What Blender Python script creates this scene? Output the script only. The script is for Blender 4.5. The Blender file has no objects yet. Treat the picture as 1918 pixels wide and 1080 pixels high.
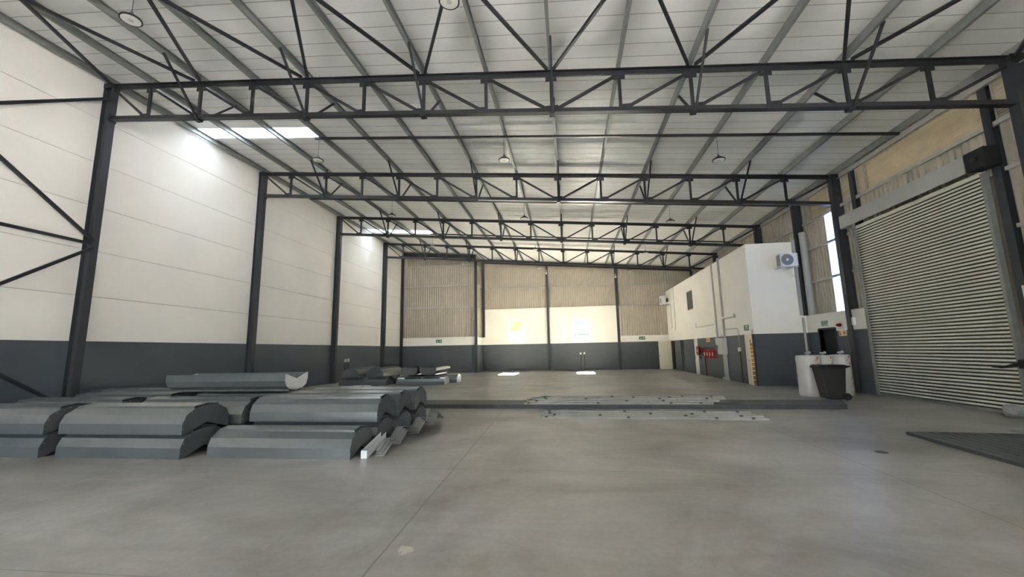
import bpy, bmesh, math, random
from mathutils import Vector, Matrix
random.seed(7)
S = bpy.context.scene
COL = S.collection
R = math.radians

# ------------------------------------------------------------------ camera
yaw, pitch, roll = 0.134866, 0.149087, -0.019667
fw = Vector((-math.sin(yaw)*math.cos(pitch), math.cos(yaw)*math.cos(pitch), math.sin(pitch)))
rt = Vector((math.cos(yaw), math.sin(yaw), 0)); up = rt.cross(fw)
rt2 = math.cos(roll)*rt + math.sin(roll)*up
up2 = -math.sin(roll)*rt + math.cos(roll)*up
cd = bpy.data.cameras.new('camera'); cam = bpy.data.objects.new('camera', cd); COL.objects.link(cam)
M = Matrix.Identity(4)
for i in range(3):
    M[i][0] = rt2[i]; M[i][1] = up2[i]; M[i][2] = -fw[i]
M[2][3] = 1.65
cam.matrix_world = M
cd.sensor_width = 36; cd.lens = 769.8*36/1918; cd.clip_start = 0.05; cd.clip_end = 400
S.camera = cam

# ------------------------------------------------------------------ sky, sun, daylight openings, exposure
SUN_EL = 36.0
w = bpy.data.worlds.new('sky'); S.world = w; w.use_nodes = True
nt = w.node_tree; nt.nodes.clear()
wo = nt.nodes.new('ShaderNodeOutputWorld'); bg = nt.nodes.new('ShaderNodeBackground')
sk = nt.nodes.new('ShaderNodeTexSky'); sk.sky_type = 'NISHITA'; sk.sun_disc = False
sk.sun_elevation = R(SUN_EL); sk.sun_rotation = 0; sk.dust_density = 2.0; sk.air_density = 1.0
hs = nt.nodes.new('ShaderNodeHueSaturation'); hs.inputs['Saturation'].default_value = 0.55
nt.links.new(sk.outputs[0], hs.inputs['Color']); nt.links.new(hs.outputs[0], bg.inputs['Color'])
bg.inputs['Strength'].default_value = 1.2
nt.links.new(bg.outputs[0], wo.inputs['Surface'])
sl = bpy.data.lights.new('sun', 'SUN'); sl.energy = 2050; sl.angle = R(0.6); sl.color = (1.0, 0.955, 0.86)
so = bpy.data.objects.new('sun', sl); so.rotation_euler = (R(-(90-SUN_EL)), 0, 0); COL.objects.link(so)
so.location = (0, 60, 40)
SKYLIGHT_STRENGTH = 4.0

def portal(name, loc, rot, sx, sy):
    l = bpy.data.lights.new(name, 'AREA'); l.shape = 'RECTANGLE'; l.size = sx; l.size_y = sy
    l.cycles.is_portal = True
    o = bpy.data.objects.new(name, l); o.location = loc; o.rotation_euler = rot; COL.objects.link(o)
YF = -9.2          # front wall, behind the camera
RD = (-6.6, -2.2, 5.2)                               # open roller door in the right wall behind the camera (y0, y1, height)
FD = (-12.8, -6.0, 5.2)                               # open door in the front wall (x0, x1, height)
portal('sky_portal', ((FD[0]+FD[1])/2, YF-0.12, FD[2]/2), (R(90), 0, 0), FD[1]-FD[0], FD[2])
portal('sky_portal', (9.95, (RD[0]+RD[1])/2, RD[2]/2), (0, R(90), 0), RD[2], RD[1]-RD[0])
for xc in (-4.345, 1.05):
    portal('sky_portal', (xc, 33.98, 3.15), (R(-90), 0, 0), 1.25, 1.7)
S.view_settings.view_transform = 'Standard'; S.view_settings.look = 'None'
S.view_settings.exposure = 1.28; S.view_settings.gamma = 1.0; S.view_settings.use_curve_mapping = False
S.cycles.use_denoising = True
S.cycles.max_bounces = 10; S.cycles.diffuse_bounces = 7; S.cycles.glossy_bounces = 4
S.cycles.transparent_max_bounces = 12; S.cycles.sample_clamp_indirect = 0.0
S.cycles.caustics_reflective = True; S.cycles.caustics_refractive = False

# ------------------------------------------------------------------ materials
def newmat(name):
    m = bpy.data.materials.new(name); m.use_nodes = True
    n = m.node_tree; b = n.nodes['Principled BSDF']
    return m, n, b
def pm(name, col, rough=0.6, metal=0.0, var=0.0, vscale=3.0, bump=0.0, bscale=40.0, spec=0.5, stretch=None, coat=0):
    m, n, b = newmat(name)
    b.inputs['Base Color'].default_value = (*col, 1); b.inputs['Roughness'].default_value = rough
    b.inputs['Metallic'].default_value = metal; b.inputs['Specular IOR Level'].default_value = spec
    if var or bump:
        tc = n.nodes.new('ShaderNodeTexCoord'); src = tc.outputs['Object']
        if stretch:
            mp = n.nodes.new('ShaderNodeMapping'); mp.inputs['Scale'].default_value = stretch
            n.links.new(src, mp.inputs['Vector']); src = mp.outputs[0]
    if var:
        no = n.nodes.new('ShaderNodeTexNoise'); no.inputs['Scale'].default_value = vscale; no.inputs['Detail'].default_value = 6
        cr = n.nodes.new('ShaderNodeValToRGB')
        cr.color_ramp.elements[0].position = 0.3; cr.color_ramp.elements[1].position = 0.7
        cr.color_ramp.elements[0].color = (*[c*(1-var) for c in col], 1)
        cr.color_ramp.elements[1].color = (*[min(1, c*(1+var)) for c in col], 1)
        n.links.new(src, no.inputs['Vector']); n.links.new(no.outputs['Fac'], cr.inputs[0])
        n.links.new(cr.outputs[0], b.inputs['Base Color'])
    if bump:
        n2 = n.nodes.new('ShaderNodeTexNoise'); n2.inputs['Scale'].default_value = bscale; n2.inputs['Detail'].default_value = 4
        bp = n.nodes.new('ShaderNodeBump'); bp.inputs['Strength'].default_value = bump; bp.inputs['Distance'].default_value = 0.02
        n.links.new(src, n2.inputs['Vector']); n.links.new(n2.outputs['Fac'], bp.inputs['Height'])
        n.links.new(bp.outputs[0], b.inputs['Normal'])
    if coat: b.inputs['Coat Weight'].default_value = coat; b.inputs['Coat Roughness'].default_value = 0.12
    return m
def emis(name, col, strength):
    m, n, b = newmat(name); b.inputs['Base Color'].default_value = (*col, 1)
    b.inputs['Emission Color'].default_value = (*col, 1); b.inputs['Emission Strength'].default_value = strength
    return m
def glassmat(name, tint, gloss=0.08):
    m = bpy.data.materials.new(name); m.use_nodes = True; n = m.node_tree; n.nodes.clear()
    o = n.nodes.new('ShaderNodeOutputMaterial'); t = n.nodes.new('ShaderNodeBsdfTransparent'); g = n.nodes.new('ShaderNodeBsdfGlossy')
    x = n.nodes.new('ShaderNodeMixShader'); t.inputs[0].default_value = (*tint, 1); g.inputs['Roughness'].default_value = 0.03
    x.inputs[0].default_value = gloss
    n.links.new(t.outputs[0], x.inputs[1]); n.links.new(g.outputs[0], x.inputs[2]); n.links.new(x.outputs[0], o.inputs[0])
    return m
def sheetmat(name, tint):
    m = bpy.data.materials.new(name); m.use_nodes = True; n = m.node_tree; n.nodes.clear()
    o = n.nodes.new('ShaderNodeOutputMaterial'); t = n.nodes.new('ShaderNodeBsdfTransparent'); g = n.nodes.new('ShaderNodeBsdfTranslucent')
    x = n.nodes.new('ShaderNodeMixShader'); t.inputs[0].default_value = (*tint, 1); g.inputs[0].default_value = (*tint, 1)
    x.inputs[0].default_value = 0.7
    n.links.new(t.outputs[0], x.inputs[1]); n.links.new(g.outputs[0], x.inputs[2]); n.links.new(x.outputs[0], o.inputs[0])
    return m

def floor_material():
    m, n, b = newmat('polished_concrete')
    N = n.nodes.new; L = n.links.new
    tc = N('ShaderNodeTexCoord'); P = tc.outputs['Object']
    def noise(scale, detail=6, rough=0.6, dist=0.0, vec=None):
        x = N('ShaderNodeTexNoise'); x.inputs['Scale'].default_value = scale; x.inputs['Detail'].default_value = detail
        x.inputs['Roughness'].default_value = rough; x.inputs['Distortion'].default_value = dist
        L(vec or P, x.inputs['Vector']); return x.outputs['Fac']
    def ramp(fac, stops):
        r = N('ShaderNodeValToRGB'); e = r.color_ramp.elements
        while len(e) < len(stops): e.new(0.5)
        for k, (p_, c) in enumerate(stops):
            e[k].position = p_; e[k].color = (*c, 1)
        L(fac, r.inputs[0]); return r.outputs[0]
    def math_(op, a, b_=None):
        x = N('ShaderNodeMath'); x.operation = op
        for k, s_ in enumerate((a, b_)):
            if s_ is None: continue
            if isinstance(s_, (int, float)): x.inputs[k].default_value = s_
            else: L(s_, x.inputs[k])
        return x.outputs[0]
    def mix(fac, a, b_, mode='MIX'):
        x = N('ShaderNodeMix'); x.data_type = 'RGBA'; x.blend_type = mode
        if isinstance(fac, (int, float)): x.inputs['Factor'].default_value = fac
        else: L(fac, x.inputs['Factor'])
        for k, s_ in ((6, a), (7, b_)):
            if isinstance(s_, tuple): x.inputs[k].default_value = (*s_, 1)
            else: L(s_, x.inputs[k])
        return x.outputs[2]
    base = ramp(noise(0.45, 8, 0.62, 0.6), [(0.32, (0.20, 0.187, 0.168)), (0.50, (0.325, 0.310, 0.290)), (0.66, (0.43, 0.415, 0.395))])
    mp = N('ShaderNodeMapping'); mp.inputs['Scale'].default_value = (0.35, 1.4, 1); L(P, mp.inputs['Vector'])
    streak = ramp(noise(1.2, 7, 0.65, 0.8, mp.outputs[0]), [(0.35, (0.78, 0.77, 0.74)), (0.6, (1.0, 1.0, 1.0))])
    c = mix(0.8, base, streak, 'MULTIPLY')
    fine = ramp(noise(14, 4, 0.6), [(0.3, (0.9, 0.9, 0.9)), (0.7, (1.04, 1.04, 1.04))])
    c = mix(0.7, c, fine, 'MULTIPLY')
    sp = ramp(noise(2.3, 8, 0.7, 1.2), [(0.60, (0, 0, 0)), (0.85, (1, 1, 1))])
    c = mix(math_('MULTIPLY', sp, 0.35), c, (0.5, 0.49, 0.46))
    sep = N('ShaderNodeSeparateXYZ'); L(P, sep.inputs[0]); X, Y = sep.outputs[0], sep.outputs[1]
    Xs = math_('ADD', X, math_('MULTIPLY', Y, 0.035))
    mask = None
    def acc(v):
        nonlocal mask
        mask = v if mask is None else math_('MAXIMUM', mask, v)
    for xj, src in ((-1.49, Xs), (3.93, X), (-6.75, X)):
        acc(math_('LESS_THAN', math_('ABSOLUTE', math_('SUBTRACT', src, xj)), 0.009))
    for yj in (3.07, 6.0, 9.08, 15.1, 21.2, 27.3):
        acc(math_('LESS_THAN', math_('ABSOLUTE', math_('SUBTRACT', math_('ADD', Y, math_('MULTIPLY', X, -0.02)), yj)), 0.0055))
    st2 = ramp(noise(0.9, 7, 0.68, 1.0), [(0.56, (0, 0, 0)), (0.70, (1, 1, 1))])
    c = mix(math_('MULTIPLY', st2, 0.28), c, (0.17, 0.145, 0.11))
    c = mix(math_('MULTIPLY', mask, 0.62), c, (0.09, 0.08, 0.07))
    # a pale plaster splash near the camera
    vd = N('ShaderNodeVectorMath'); vd.operation = 'DISTANCE'; L(P, vd.inputs[0]); vd.inputs[1].default_value = (-1.45, 3.6, 0)
    dd = math_('ADD', vd.outputs['Value'], math_('MULTIPLY', noise(11, 5, 0.7), 0.22))
    c = mix(math_('MULTIPLY', math_('LESS_THAN', dd, 0.17), 0.7), c, (0.55, 0.5, 0.43))
    L(c, b.inputs['Base Color'])
    b.inputs['Roughness'].default_value = 0.34
    bp = N('ShaderNodeBump'); bp.inputs['Strength'].default_value = 0.12; bp.inputs['Distance'].default_value = 0.01
    L(noise(5.0, 6, 0.6), bp.inputs['Height']); L(bp.outputs[0], b.inputs['Normal'])
    b.inputs['Specular IOR Level'].default_value = 0.55
    return m

MT = dict(
    floor=floor_material(),
    yard=pm('yard_asphalt', (0.036, 0.038, 0.042), 0.9, var=0.15, vscale=0.5),
    white=pm('warm_white_paint', (0.84, 0.815, 0.775), 0.7, var=0.03, vscale=0.6, bump=0.05, bscale=60),
    plaster=pm('white_plaster', (0.86, 0.84, 0.785), 0.75, var=0.03, vscale=0.8, bump=0.08, bscale=50),
    dark=pm('charcoal_wall_paint', (0.078, 0.092, 0.110), 0.5, var=0.12, vscale=0.5, bump=0.05, bscale=30),
    brick=None,
    steel=pm('charcoal_steel_paint', (0.015, 0.016, 0.019), 0.45, var=0.2, vscale=2),
    column=pm('charcoal_column_paint', (0.034, 0.037, 0.043), 0.40, var=0.15, vscale=2),
    galv=pm('galvanised_steel', (0.255, 0.265, 0.255), 0.5, 0.3, var=0.12, vscale=5),
    girt=pm('galvanised_girt_steel', (0.44, 0.43, 0.40), 0.45, 0.2, var=0.1, vscale=4),
    clad=pm('bare_sheet_cladding', (0.48, 0.435, 0.355), 0.5, 0.2, var=0.07, vscale=1.2),
    louvre=pm('louvre_sheet', (0.62, 0.55, 0.40), 0.45, 0.25, var=0.06, vscale=2),
    foil=pm('white_foil_insulation', (0.83, 0.825, 0.81), 0.42, var=0.05, vscale=0.7, bump=0.35, bscale=9, spec=0.5),
    seam=pm('grey_lap_seam', (0.36, 0.355, 0.34), 0.6),
    slat=pm('galvanised_shutter_slats', (0.88, 0.88, 0.79), 0.36, 0.45, var=0.08, vscale=2),
    slatshade=pm('slat_joint_shade', (0.06, 0.06, 0.05), 0.5, 0.4),  # shade in the gaps between shutter slats, put into the colour
    boxm=pm('shutter_hood_paint', (0.40, 0.41, 0.39), 0.5, 0.1, var=0.05, vscale=2),
    vent=pm('slate_grey_coated_steel', (0.080, 0.090, 0.092), 0.30, var=0.08, vscale=3, bump=0.03, bscale=5, coat=0.6),
    ventend=pm('slate_grey_end_steel', (0.070, 0.078, 0.082), 0.5, var=0.08, vscale=6),
    pale=pm('pale_sheet_steel', (0.62, 0.63, 0.64), 0.4, 0.2, var=0.05, vscale=6),
    chan=pm('dark_grey_channel_steel', (0.052, 0.057, 0.062), 0.45, 0.1, var=0.15, vscale=4),
    flash=pm('folded_flashing_steel', (0.24, 0.24, 0.235), 0.4, 0.3, var=0.2, vscale=6),
    rail=pm('pale_grey_rail', (0.30, 0.29, 0.275), 0.55, 0.0, var=0.12, vscale=3),
    clip=pm('dark_clip_steel', (0.05, 0.05, 0.05), 0.6),
    black=pm('black_plastic', (0.013, 0.013, 0.014), 0.5),
    bin=pm('black_bin_plastic', (0.006, 0.0065, 0.007), 0.5, var=0.1, vscale=8, bump=0.05, bscale=60),
    rubber=pm('black_rubber', (0.01, 0.01, 0.01), 0.8),
    wrap=pm('white_plastic_wrap', (0.52, 0.51, 0.52), 0.28, var=0.05, vscale=6, bump=0.6, bscale=7, stretch=(1, 1, 0.35)),
    red=pm('red_enamel', (0.42, 0.012, 0.018), 0.35),
    maroon=pm('dark_red_lens', (0.16, 0.006, 0.014), 0.25),
    orange=pm('orange_print', (0.50, 0.15, 0.035), 0.6),
    redprint=pm('red_print', (0.55, 0.04, 0.03), 0.6),
    cream=pm('cream_sign_board', (0.78, 0.66, 0.42), 0.6),
    peach=pm('peach_sign_board', (0.80, 0.52, 0.32), 0.6),
    doorp=pm('cream_door_paint', (0.80, 0.76, 0.62), 0.45, var=0.02, vscale=1),
    doorw=pm('white_door_paint', (0.78, 0.78, 0.76), 0.4),
    acw=pm('white_appliance_enamel', (0.72, 0.72, 0.72), 0.4, var=0.02, vscale=3),
    acg=pm('grey_fan_grille', (0.20, 0.20, 0.21), 0.5),
    plastic=pm('white_pvc', (0.70, 0.70, 0.69), 0.4),
    greyp=pm('grey_conduit', (0.42, 0.42, 0.41), 0.5),
    darkpipe=pm('dark_painted_pipe', (0.045, 0.05, 0.055), 0.5),
    boxg=pm('light_grey_enamel', (0.52, 0.53, 0.53), 0.4),
    chrome=pm('chrome', (0.6, 0.6, 0.6), 0.2, 1.0),
    green=pm('exit_sign_green', (0.012, 0.17, 0.06), 0.5),
    signw=pm('exit_sign_white', (0.75, 0.85, 0.78), 0.5),
    tread=pm('brown_stair_brick', (0.24, 0.15, 0.08), 0.8, var=0.2, vscale=8),
    nosing=pm('pale_stair_nosing', (0.75, 0.70, 0.58), 0.6),
    frame=pm('white_window_frame', (0.82, 0.82, 0.82), 0.4),
    darkframe=pm('dark_window_frame', (0.08, 0.08, 0.085), 0.4),
    glass=glassmat('tinted_glass', (0.50, 0.505, 0.49)),
    oglass=pm('dark_window_glass', (0.10, 0.11, 0.11), 0.08),
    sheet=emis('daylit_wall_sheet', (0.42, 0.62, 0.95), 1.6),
    skylight=emis('daylit_roof_sheet', (0.80, 0.90, 1.0), SKYLIGHT_STRENGTH),
    diffuser=pm('white_lamp_lens', (0.75, 0.74, 0.70), 0.35),
    chip=pm('grey_lamp_chip', (0.5, 0.5, 0.46), 0.5),
    bluewall=pm('blue_wall_paint', (0.032, 0.058, 0.072), 0.8, var=0.05, vscale=0.4),
    yellow=pm('yellow_wall_paint', (0.075, 0.058, 0.018), 0.8),
    bag=pm('grey_plastic_bag', (0.30, 0.30, 0.31), 0.35, bump=0.5, bscale=12),
    hole=pm('dark_iron', (0.09, 0.09, 0.08), 0.7),
    dusty=pm('dark_interior', (0.03, 0.03, 0.032), 0.8),
)
def brick_material(name, col, mort):
    m, n, b = newmat(name)
    tc = n.nodes.new('ShaderNodeTexCoord'); mp = n.nodes.new('ShaderNodeSeparateXYZ'); n.links.new(tc.outputs['Object'], mp.inputs[0])
    ad = n.nodes.new('ShaderNodeMath'); ad.operation = 'ADD'; n.links.new(mp.outputs[0], ad.inputs[0]); n.links.new(mp.outputs[1], ad.inputs[1])
    cb = n.nodes.new('ShaderNodeCombineXYZ'); n.links.new(ad.outputs[0], cb.inputs[0]); n.links.new(mp.outputs[2], cb.inputs[1])
    br = n.nodes.new('ShaderNodeTexBrick'); n.links.new(cb.outputs[0], br.inputs['Vector'])
    br.inputs['Scale'].default_value = 1.0; br.inputs['Brick Width'].default_value = 0.40; br.inputs['Row Height'].default_value = 0.20
    br.inputs['Mortar Size'].default_value = 0.006; br.inputs['Color1'].default_value = (*col, 1)
    br.inputs['Color2'].default_value = (*[c*1.06 for c in col], 1); br.inputs['Mortar'].default_value = (*mort, 1)
    n.links.new(br.outputs['Color'], b.inputs['Base Color'])
    bp = n.nodes.new('ShaderNodeBump'); bp.inputs['Strength'].default_value = 0.25; bp.inputs['Distance'].default_value = 0.008; bp.invert = True
    n.links.new(br.outputs['Fac'], bp.inputs['Height']); n.links.new(bp.outputs[0], b.inputs['Normal'])
    b.inputs['Roughness'].default_value = 0.5
    return m
MT['brick'] = brick_material('charcoal_painted_block', (0.077, 0.088, 0.102), (0.066, 0.075, 0.088))

# ------------------------------------------------------------------ mesh helpers
ORG = {}
class MB:
    def __init__(s): s.v = []; s.f = []; s.m = []
    def add(s, vs, fs, m=0):
        k = len(s.v); s.v += [Vector(p) for p in vs]
        for f in fs: s.f.append([k+i for i in f]); s.m.append(m)
        return s
    def box(s, x0, x1, y0, y1, z0, z1, m=0):
        return s.add([(x0,y0,z0),(x1,y0,z0),(x1,y1,z0),(x0,y1,z0),(x0,y0,z1),(x1,y0,z1),(x1,y1,z1),(x0,y1,z1)],
              [(3,2,1,0),(4,5,6,7),(0,1,5,4),(1,2,6,5),(2,3,7,6),(3,0,4,7)], m)
    def loft(s, A, B, m=0, caps=True):
        n = len(A)
        fs = [(i, (i+1) % n, n+(i+1) % n, n+i) for i in range(n)]
        if caps: fs += [tuple(range(n-1, -1, -1)), tuple(range(n, 2*n))]
        return s.add(list(A)+list(B), fs, m)
    def sect(s, p, q, prof, upv=(0,0,1), m=0):
        p = Vector(p); q = Vector(q); d = (q-p).normalized(); u = Vector(upv)
        if abs(d.dot(u)) > 0.98: u = Vector((0,1,0))
        a = d.cross(u).normalized(); b = a.cross(d).normalized()
        return s.loft([p+a*i+b*j for i, j in prof], [q+a*i+b*j for i, j in prof], m)
    def bar(s, p, q, wd, ht, upv=(0,0,1), m=0):
        return s.sect(p, q, [(-wd/2,-ht/2),(wd/2,-ht/2),(wd/2,ht/2),(-wd/2,ht/2)], upv, m)
    def tube(s, pts, r, n=8, m=0, caps=True):
        pts = [Vector(p) for p in pts]; rings = []
        for i, p in enumerate(pts):
            d = (pts[min(i+1, len(pts)-1)] - pts[max(i-1, 0)]).normalized()
            u = Vector((0,0,1)) if abs(d.z) < 0.9 else Vector((0,1,0))
            a = d.cross(u).normalized(); b = a.cross(d)
            rr = r[i] if isinstance(r, (list, tuple)) else r
            rings.append([p + a*rr*math.cos(2*math.pi*k/n) + b*rr*math.sin(2*math.pi*k/n) for k in range(n)])
        vs = [p for g in rings for p in g]; fs = []
        for i in range(len(pts)-1):
            for k in range(n):
                fs.append((i*n+k, i*n+(k+1) % n, (i+1)*n+(k+1) % n, (i+1)*n+k))
        if caps: fs += [tuple(range(n-1,-1,-1)), tuple((len(pts)-1)*n+k for k in range(n))]
        return s.add(vs, fs, m)
    def lathe(s, prof, c=(0,0,0), ax='Z', n=24, m=0):
        c = Vector(c); vs = []; fs = []
        for r, h in prof:
            for k in range(n):
                t = 2*math.pi*k/n; a, b = r*math.cos(t), r*math.sin(t)
                vs.append(c + (Vector((a,b,h)) if ax == 'Z' else Vector((h,a,b)) if ax == 'X' else Vector((a,h,b))))
        for i in range(len(prof)-1):
            for k in range(n):
                fs.append((i*n+k, i*n+(k+1) % n, (i+1)*n+(k+1) % n, (i+1)*n+k))
        fs += [tuple(range(n-1,-1,-1)), tuple((len(prof)-1)*n+k for k in range(n))]
        return s.add(vs, fs, m)
    def strip(s, A, B, m=0):           # open surface between two polylines
        n = len(A)
        return s.add(list(A)+list(B), [(i, i+1, n+i+1, n+i) for i in range(n-1)], m)
    def build(s, name, mats, parent=None, smooth=False, origin=None, bevel=0.0):
        me = bpy.data.meshes.new(name)
        if not isinstance(mats, (list, tuple)): mats = [mats]
        if parent is not None: o0 = ORG[parent]
        elif origin is not None: o0 = Vector(origin)
        else:
            xs = [p.x for p in s.v]; ys = [p.y for p in s.v]; zs = [p.z for p in s.v]
            o0 = Vector(((min(xs)+max(xs))/2, (min(ys)+max(ys))/2, min(zs)))
        me.from_pydata([tuple(p-o0) for p in s.v], [], s.f)
        for mm in mats: me.materials.append(MT[mm] if isinstance(mm, str) else mm)
        for i, pl in enumerate(me.polygons): pl.material_index = s.m[i]
        bm = bmesh.new(); bm.from_mesh(me); bmesh.ops.recalc_face_normals(bm, faces=bm.faces[:]); bm.to_mesh(me); bm.free()
        o = bpy.data.objects.new(name, me); COL.objects.link(o)
        if parent is not None: o.parent = parent; ORG[o] = o0
        else: o.location = o0; ORG[o] = o0
        if smooth:
            for pl in me.polygons: pl.use_smooth = True
            try: me.set_sharp_from_angle(angle=R(38))
            except Exception: pass
        if bevel:
            b = o.modifiers.new('bevel', 'BEVEL'); b.width = bevel; b.segments = 2; b.limit_method = 'ANGLE'
        me.update()
        return o

def tag(o, label, cat, group=None):
    o['label'] = label; o['category'] = cat
    if group: o['group'] = group
    return o
def thing(name, label, cat, loc=(0,0,0), group=None):
    o = bpy.data.objects.new(name, None); COL.objects.link(o); o.empty_display_size = 0.2
    o.location = loc; ORG[o] = Vector(loc)
    return tag(o, label, cat, group)
def struct(o): o['kind'] = 'structure'; return o
def sthing(name, loc):
    o = bpy.data.objects.new(name, None); COL.objects.link(o); o.location = loc; ORG[o] = Vector(loc); return struct(o)
KIDS = {}
def copy_tree(o, parent=None):
    c = o.copy(); COL.objects.link(c); ORG[c] = ORG[o]
    if parent is not None: c.parent = parent
    for ch in [x for x in bpy.data.objects if x.parent == o]: copy_tree(ch, c)
    return c
def place(o, loc, rot=(0,0,0)):
    o.location = loc; o.rotation_euler = rot; return o
ORD = ['first','second','third','fourth','fifth','sixth','seventh','eighth','ninth','tenth','eleventh','twelfth','thirteenth','fourteenth','fifteenth']

# ------------------------------------------------------------------ building geometry
TY = [9.582, 15.833, 22.084, 28.335]                # truss lines
SLO = -0.08576
def zc(x): return 8.5395 + SLO*x                   # centre of truss top chord
def zroof(x): return zc(x) + 0.285
DEP = 1.0
NX = [-13.25] + [-11.93 + 1.6755*i for i in range(13)] + [9.85]
XL, XR, YB, YJ, XJ = -13.45, 9.8, 33.74, 31.8, -7.1
BAND = 2.13
YE = YF - 0.0

# floor and yard
struct(MB().box(-13.8, 10.4, YF, 34.2, -0.2, 0).build('floor', 'floor', origin=(0,0,0)))
struct(MB().box(-60, 60, -60, YF, -0.25, -0.02).box(-60, 60, 34.2, 90, -0.25, -0.02).box(10.4, 60, YF, 34.2, -0.25, -0.02).build('trim_1', 'yard', origin=(0,0,0)))

# roof lining: laps of insulation foil, a solid sheet above, two openings for the skylights
SKY = [(12.42, 13.17), (25.42, 26.25)]
SKX = (-13.4, -8.72)
rf = MB()
def roof_seg(x0, x1, y0, y1):
    n = max(1, round((y1-y0)/0.43)); st = (y1-y0)/n
    for i in range(n):
        a = y0+i*st; b = a+st
        A = [(x0,a,zroof(x0)), (x0,a+st*0.5,zroof(x0)-0.006), (x0,b,zroof(x0))]; B = [(x1,a,zroof(x1)), (x1,a+st*0.5,zroof(x1)-0.006), (x1,b,zroof(x1))]
        rf.strip(A, B); rf.strip([(x0,b-0.009,zroof(x0)-0.004), (x0,b+0.009,zroof(x0)-0.004)], [(x1,b-0.009,zroof(x1)-0.004), (x1,b+0.009,zroof(x1)-0.004)], 1)
    rf.loft([(x0,y0,zroof(x0)+0.03),(x0,y1,zroof(x0)+0.03),(x0,y1,zroof(x0)+0.08),(x0,y0,zroof(x0)+0.08)],
            [(x1,y0,zroof(x1)+0.03),(x1,y1,zroof(x1)+0.03),(x1,y1,zroof(x1)+0.08),(x1,y0,zroof(x1)+0.08)])
ys = [YF, SKY[0][0], SKY[0][1], SKY[1][0], SKY[1][1], 34.2]
for k in range(5):
    if k in (1, 3):
        roof_seg(-13.8, SKX[0], ys[k], ys[k+1]); roof_seg(SKX[1], 10.4, ys[k], ys[k+1])
    else: roof_seg(-13.8, 10.4, ys[k], ys[k+1])
struct(rf.build('ceiling', ['foil', 'seam'], origin=(0,0,0)))
for k, (a, b) in enumerate(SKY):
    s_ = MB(); x0, x1 = SKX
    s_.loft([(x0,a,zroof(x0)+0.04),(x0,b,zroof(x0)+0.04),(x0,b,zroof(x0)+0.07),(x0,a,zroof(x0)+0.07)],
            [(x1,a,zroof(x1)+0.04),(x1,b,zroof(x1)+0.04),(x1,b,zroof(x1)+0.07),(x1,a,zroof(x1)+0.07)])
    tag(s_.build('skylight', 'skylight'), ['bright translucent skylight strip in the roof behind the nearest truss, by the left wall',
        'bright translucent skylight strip further back, seen through the third roof truss'][k], 'skylight')

# left wall: concrete panels between the columns
JL = [0.0, 0.79, BAND, 3.40, 4.71, 6.00, 7.29, 8.61, 9.96]
lw = MB()
yc = [YF, -2.92, 3.33] + TY + [34.2]
lw.box(XL-0.22, XL-0.03, YF, 34.2, 0, 9.98, 1)
for a, b in zip(yc[:-1], yc[1:]):
    for k in range(8):
        lw.box(XL-0.05, XL, a+0.004, b-0.004, JL[k]+(0.006 if k else 0), JL[k+1]-0.006, 1 if k < 2 else 0)
struct(lw.build('wall_left', ['white', 'dark'], origin=(0,0,0)))

# cladding sheet helpers
def rib(s0, s1, pitch=0.19, h=0.055):
    out = []; s = s0
    while s < s1:
        for ds, dh in ((0,0),(0.12,0),(0.136,h),(0.174,h)):
            if s+ds <= s1: out.append((s+ds, dh))
        s += pitch
    out.append((s1, 0)); return out
def clad_y(mb, y, x0, x1, z0, ztop):       # sheet facing -y
    pts = rib(x0, x1)
    mb.strip([(s, y+hh, z0) for s, hh in pts], [(s, y+hh, ztop(s) if callable(ztop) else ztop) for s, hh in pts])
def clad_x(mb, x, y0, y1, z0, z1, sgn=1):         # sheet facing -x (sgn 1)
    pts = rib(y0, y1)
    mb.strip([(x+sgn*hh, s, z0) for s, hh in pts], [(x+sgn*hh, s, z1) for s, hh in pts])

# back wall (y = YB): painted blockwork with two windows, cladding above
WIN = [(-4.99, -3.70), (0.40, 1.70)]; WZ = (2.27, 4.02)
bw = MB()
XR0 = 10.3
bw.box(XJ, XR0, YB, YB+0.22, 0, BAND, 1)
xs = [XJ, WIN[0][0], WIN[0][1], WIN[1][0], WIN[1][1], 3.85]
bw.box(XJ, 3.85, YB, YB+0.22, BAND, WZ[0], 0); bw.box(XJ, 3.85, YB, YB+0.22, WZ[1], 5.06, 0)
for k in (0, 2, 4): bw.box(xs[k], xs[k+1], YB, YB+0.22, WZ[0], WZ[1], 0)
bw.box(3.85, XR0, YB, YB+0.22, BAND, 2.62, 0)
struct(bw.build('wall_back', ['plaster', 'brick'], origin=(0,0,0)))
cb = MB(); clad_y(cb, YB+0.06, XJ, 3.9, 5.06, zroof); clad_y(cb, YB+0.06, 3.9, XR0, 2.62, zroof)
for x0, x1, z0 in ((XJ-0.4, 3.9, 5.06), (3.9, XR0, 2.62)):
    cb.loft([(x0, YB+0.14, z0), (x0, YB+0.20, z0), (x0, YB+0.20, zroof(x0)+0.05), (x0, YB+0.14, zroof(x0)+0.05)], [(x1, YB+0.14, z0), (x1, YB+0.20, z0), (x1, YB+0.20, zroof(x1)+0.05), (x1, YB+0.14, zroof(x1)+0.05)])
struct(cb.build('wall_back', 'clad', origin=(0,0,0)))
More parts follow.
